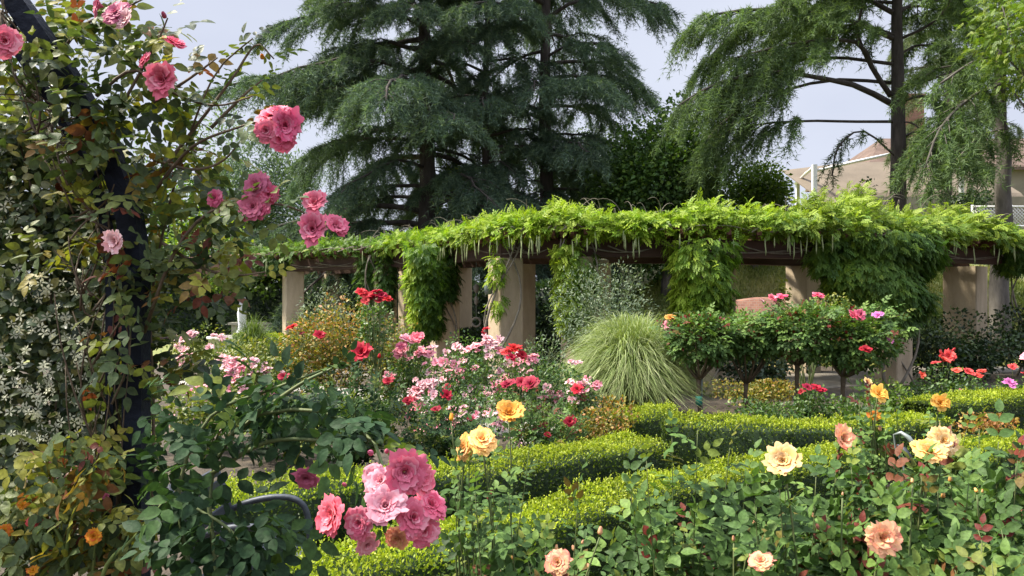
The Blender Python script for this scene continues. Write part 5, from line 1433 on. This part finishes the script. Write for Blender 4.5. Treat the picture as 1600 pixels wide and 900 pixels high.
# the flowers: pinwheels of five narrow petals
gj = Geo()
for k in range(5):
    a = k * TAU / 5
    v = np.array([(0, .12, 0), (-.16, .55, .02), (.06, 1.0, .0), (.24, .62, .05)])
    R = np.array([[math.cos(a), -math.sin(a), 0], [math.sin(a), math.cos(a), 0], [0, 0, 1]])
    gj.add(v @ R.T, {4: [(0, 3, 2, 1)]}, .7)
lathe(gj, (0, 0, -.3), [(.05, 0), (.08, .3), (.01, .34)], 6, .1)
jme = gj.mesh('flower', PM['white']); rj = RS(77)
jp = np.concatenate([px_ellipse(rj, 190, 75, 560, 110, 140, 2.20, .05), px_ellipse(rj, 26, 60, 400, 100, 70, 2.24, .05), px_ellipse(rj, 10, 60, 280, 90, 70, 2.28, .05), px_ellipse(rj, 40, 80, 700, 100, 60, 2.2, .05)])
for p in jp[:100]:
    o = bpy.data.objects.new('flower', jme); COL.objects.link(o); o.parent = jas
    o.location = Vector(p) - jas.location; s = .0165 * (.8 + .4 * rj.rand()); o.scale = (s, s, s)
    o.rotation_mode = 'QUATERNION'; o.rotation_quaternion = Vector((rj.normal() * .5, -1, .3 + rj.normal() * .4)).to_track_quat('Z', 'Y')
gj2 = Geo()
jv = np.concatenate(gj.v); rest = jp[100:]; n = len(rest)
Rj = frames(nrm(rj.normal(size=(n, 3)) * [1, .3, 1]), np.broadcast_to([0, -1.0, .3], (n, 3)) + rj.normal(size=(n, 3)) * .4)
scatter(gj2, (jv, {4: np.concatenate([f for f in gj.f[4]])}, None), rest, Rj, .0165 * (.8 + .4 * rj.rand(n)), .7)
tag(gj2.obj('flowers', PM['white'], jas), kind='stuff')

# orange-yellow rose low at the left edge
arch_plant('rose_bush', 'reddish-leaved rose with small orange-yellow blooms in the bottom left corner', 'rose bush', 'climber', 'stem_green', (W(80, 0, 1.95)[0], 1.98, 0),
    [(70, 800, 105, 105, 1.95, .15, 130, .5), (120, 730, 70, 55, 1.95, .12, 36, .66), (40, 870, 90, 60, 1.9, .12, 70, .5), (-60, 780, 80, 130, 2.0, .15, 80), (170, 850, 60, 60, 1.95, .1, 45, .6)],
    [[(90, 1100, 1.95), (60, 900, 1.9), (30, 800, 1.87), (8, 832, 1.86)], [(110, 1100, 1.92), (140, 930, 1.88), (150, 840, 1.85)], [(150, 1050, 1.85), (160, 900, 1.82), (210, 840, 1.8), (255, 785, 1.8)], [(120, 1050, 1.9), (100, 860, 1.85), (60, 800, 1.85)], [(110, 1000, 1.9), (105, 850, 1.85), (125, 770, 1.84)]],
    203, ROSELEAF, .09, .09,
    [(8, 829, 1.84, 11, 'orange', 'near', (.2, -.9, .3)), (149, 838, 1.83, 13, 'orange', 'near', (0, -.9, .3)), (53, 816, 1.86, 10, 'coral_red', 'near', (0, -.7, .7)), (36, 790, 1.87, 7, 'orange', 'mid'), (79, 758, 1.9, 7, 'orange', 'mid'), (52, 892, 1.84, 8, 'orange', 'mid'), (165, 776, 1.9, 6, 'dusty_pink', 'mid')], tint=(.52, .27), fill_size=.078)

# glossy dark rose in front, left of centre, with the pink cluster
pc = 1.42
arch_plant('rose_bush', 'dark blue-green rose branch holding a big cluster of pink blooms in the foreground', 'rose bush', 'rose_dark', 'cane', (W(420, 0, 1.62)[0], 1.62, 0),
    [(300, 700, 60, 80, 1.75, .12, 16), (400, 650, 90, 50, 1.72, .12, 17), (520, 650, 90, 45, 1.68, .12, 17), (430, 610, 80, 25, 1.72, .1, 8), (290, 830, 70, 80, 1.7, .12, 30), (400, 880, 60, 45, 1.7, .1, 24), (420, 835, 40, 25, 1.68, .06, 8), (330, 640, 60, 30, 1.8, .1, 6), (600, 690, 45, 25, 1.62, .06, 5), (250, 640, 40, 90, 1.85, .1, 10), (255, 780, 40, 70, 1.8, .1, 13)],
    [[(400, 1150, 1.62), (340, 900, 1.66), (330, 740, 1.72), (390, 655, 1.72), (480, 640, 1.68), (545, 660, 1.62), (590, 700, 1.55), (598, 760, 1.46), (600, 800, 1.44)], [(380, 1150, 1.62), (300, 900, 1.7), (280, 760, 1.75), (330, 650, 1.78), (420, 610, 1.75), (500, 580, 1.72)], [(410, 1150, 1.6), (430, 960, 1.6), (370, 840, 1.65), (300, 790, 1.7)], [(330, 740, 1.72), (420, 690, 1.7), (520, 690, 1.68), (600, 700, 1.65)], [(390, 655, 1.72), (470, 600, 1.7), (520, 575, 1.7)]],
    204, ROSELEAF, .088, .06,
    [(632, 737, pc, 29, 'pink', 'near', (.1, -.95, .25)), (655, 750, pc + .02, 23, 'pink', 'near', (.6, -.7, .1)), (596, 754, pc + .01, 24, 'pale_pink', 'near', (-.2, -.7, .55)), (584, 742, pc + .03, 18, 'pale_pink', 'near', (-.5, -.6, .5)), (527, 806, pc + .02, 27, 'pink', 'near', (-.35, -.9, .2)), (563, 816, pc, 23, 'pink', 'near', (-.1, -.95, .0)), (602, 793, pc - .03, 28, 'pale_pink', 'near', (0, -.9, .35)), (643, 808, pc - .02, 28, 'pink', 'near', (.1, -.95, .1)), (672, 790, pc + .01, 25, 'hot_pink', 'near', (.6, -.7, .3)), (660, 828, pc, 25, 'pink', 'near', (.35, -.9, -.2)), (622, 838, pc + .04, 20, 'coral_peach', 'near', (0, -.8, -.5)), (573, 849, pc + .01, 18, 'pale_pink', 'near', (-.1, -.9, -.3)), (589, 777, pc - .02, 13, 'pink', 'bud', ), (581, 708, pc + .03, 11, 'dusty_pink', 'bud'), (604, 706, pc + .04, 9, 'dusty_pink', 'bud'), (540, 758, pc + .02, 8, 'dusty_pink', 'bud'), (479, 744, 1.66, 18, 'dusty_pink', 'near', (0, -.8, -.4))], tint=(.5, .25), cane_r=(.006, .003), up=(0, -.45, .85))

# grey metal garden chair, mostly hidden at the bottom
cy0, cz = 3.30, .66
cx0 = W(332, 0, cy0)[0]
ch = empty('garden_chair', (cx0 + .22, cy0 + .25, 0), 'grey metal garden chair with a curved arm, half hidden by leaves at the bottom', 'chair')
for yy in (cy0, cy0 + .5):
    g = Geo(); tube(g, smooth_line([(cx0 - .12, yy, cz - .06), (cx0, yy, cz - .012), (cx0 + .14, yy, cz + .01), (cx0 + .24, yy, cz - .01), (cx0 + .29, yy, cz - .09), (cx0 + .305, yy, cz - .3), (cx0 + .30, yy, 0)], 30), .017, 8); g.obj('arm', M['grey_metal'], ch)
    g = Geo(); tube(g, [(cx0 - .10, yy, 0), (cx0 - .08, yy, .42), (cx0 - .13, yy, .68), (cx0 - .20, yy, .86)], .014, 8); g.obj('leg', M['grey_metal'], ch)
g = Geo()
for k in range(6):
    box(g, (cx0 - .04 + k * .066, cy0 + .25, .43 - .004 * k), (.052, .47, .018))
g.obj('seat', M['grey_metal'], ch, smooth=False)
g = Geo()
for k in range(6):
    box(g, (cx0 - .09 - .016 * k, cy0 + .25, .50 + .062 * k), (.014, .47, .045))
g.obj('backrest', M['grey_metal'], ch, smooth=False)

# ------------------------------------------------------------------ light, sky, camera
SUN_EL, SUN_AZ = math.radians(54), math.radians(-82)     # azimuth from the view direction (+Y), negative = left
sdir = Vector((math.sin(SUN_AZ) * math.cos(SUN_EL), math.cos(SUN_AZ) * math.cos(SUN_EL), math.sin(SUN_EL)))
sl = bpy.data.lights.new('sun', 'SUN'); sl.energy = 4.3; sl.angle = math.radians(6); sl.color = (1, .93, .79)
so = bpy.data.objects.new('sun', sl); COL.objects.link(so); so.rotation_euler = sdir.to_track_quat('Z', 'Y').to_euler()
so.location = (-20, 10, 40)
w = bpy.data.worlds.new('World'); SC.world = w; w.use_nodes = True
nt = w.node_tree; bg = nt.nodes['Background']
sky = nt.nodes.new('ShaderNodeTexSky'); sky.sky_type = 'NISHITA'; sky.sun_disc = False
sky.sun_elevation = SUN_EL; sky.sun_rotation = SUN_AZ; sky.dust_density = 2.0
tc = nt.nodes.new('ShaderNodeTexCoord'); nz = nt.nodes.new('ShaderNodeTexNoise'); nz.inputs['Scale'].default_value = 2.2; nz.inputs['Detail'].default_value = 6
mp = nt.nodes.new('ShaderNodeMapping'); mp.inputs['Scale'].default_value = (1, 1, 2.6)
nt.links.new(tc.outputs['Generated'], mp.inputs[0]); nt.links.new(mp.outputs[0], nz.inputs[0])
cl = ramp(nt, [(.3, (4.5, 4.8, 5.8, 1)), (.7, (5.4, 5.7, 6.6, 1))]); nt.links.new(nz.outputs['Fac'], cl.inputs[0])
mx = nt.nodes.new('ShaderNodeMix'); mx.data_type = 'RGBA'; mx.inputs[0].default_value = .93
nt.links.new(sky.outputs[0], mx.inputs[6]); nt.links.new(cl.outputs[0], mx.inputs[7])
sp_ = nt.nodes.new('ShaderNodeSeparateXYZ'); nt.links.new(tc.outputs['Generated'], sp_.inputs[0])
ov = nt.nodes.new('ShaderNodeMapRange'); ov.inputs[1].default_value = .40; ov.inputs[2].default_value = .80; ov.inputs[3].default_value = 1.0; ov.inputs[4].default_value = 3.0  # extra brightness added to the unseen sky overhead, to lift the shadows
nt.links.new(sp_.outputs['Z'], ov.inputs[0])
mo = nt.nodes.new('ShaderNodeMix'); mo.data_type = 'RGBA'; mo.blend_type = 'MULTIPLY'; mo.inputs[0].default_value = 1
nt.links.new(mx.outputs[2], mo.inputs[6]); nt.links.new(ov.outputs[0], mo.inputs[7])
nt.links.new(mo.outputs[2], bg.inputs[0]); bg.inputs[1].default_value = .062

cam = bpy.data.cameras.new('camera'); co = bpy.data.objects.new('camera', cam); COL.objects.link(co)
cam.sensor_width = 36; cam.lens = 36 * F / 1600; cam.shift_y = (HOR - 450) / 1600
co.location = (0, 0, EYE); co.rotation_euler = (math.pi / 2, 0, 0); cam.clip_end = 5000; cam.clip_start = .05
SC.camera = co
vs = SC.view_settings; vs.view_transform = 'Standard'; vs.look = 'None'; vs.exposure = 1.30; vs.gamma = 1
SC.cycles.max_bounces = 5; SC.cycles.diffuse_bounces = 3; SC.cycles.glossy_bounces = 2; SC.cycles.transmission_bounces = 3
SC.cycles.use_denoising = True
SC.cycles.denoiser = 'OPENIMAGEDENOISE'
SC.cycles.caustics_reflective = False; SC.cycles.caustics_refractive = False
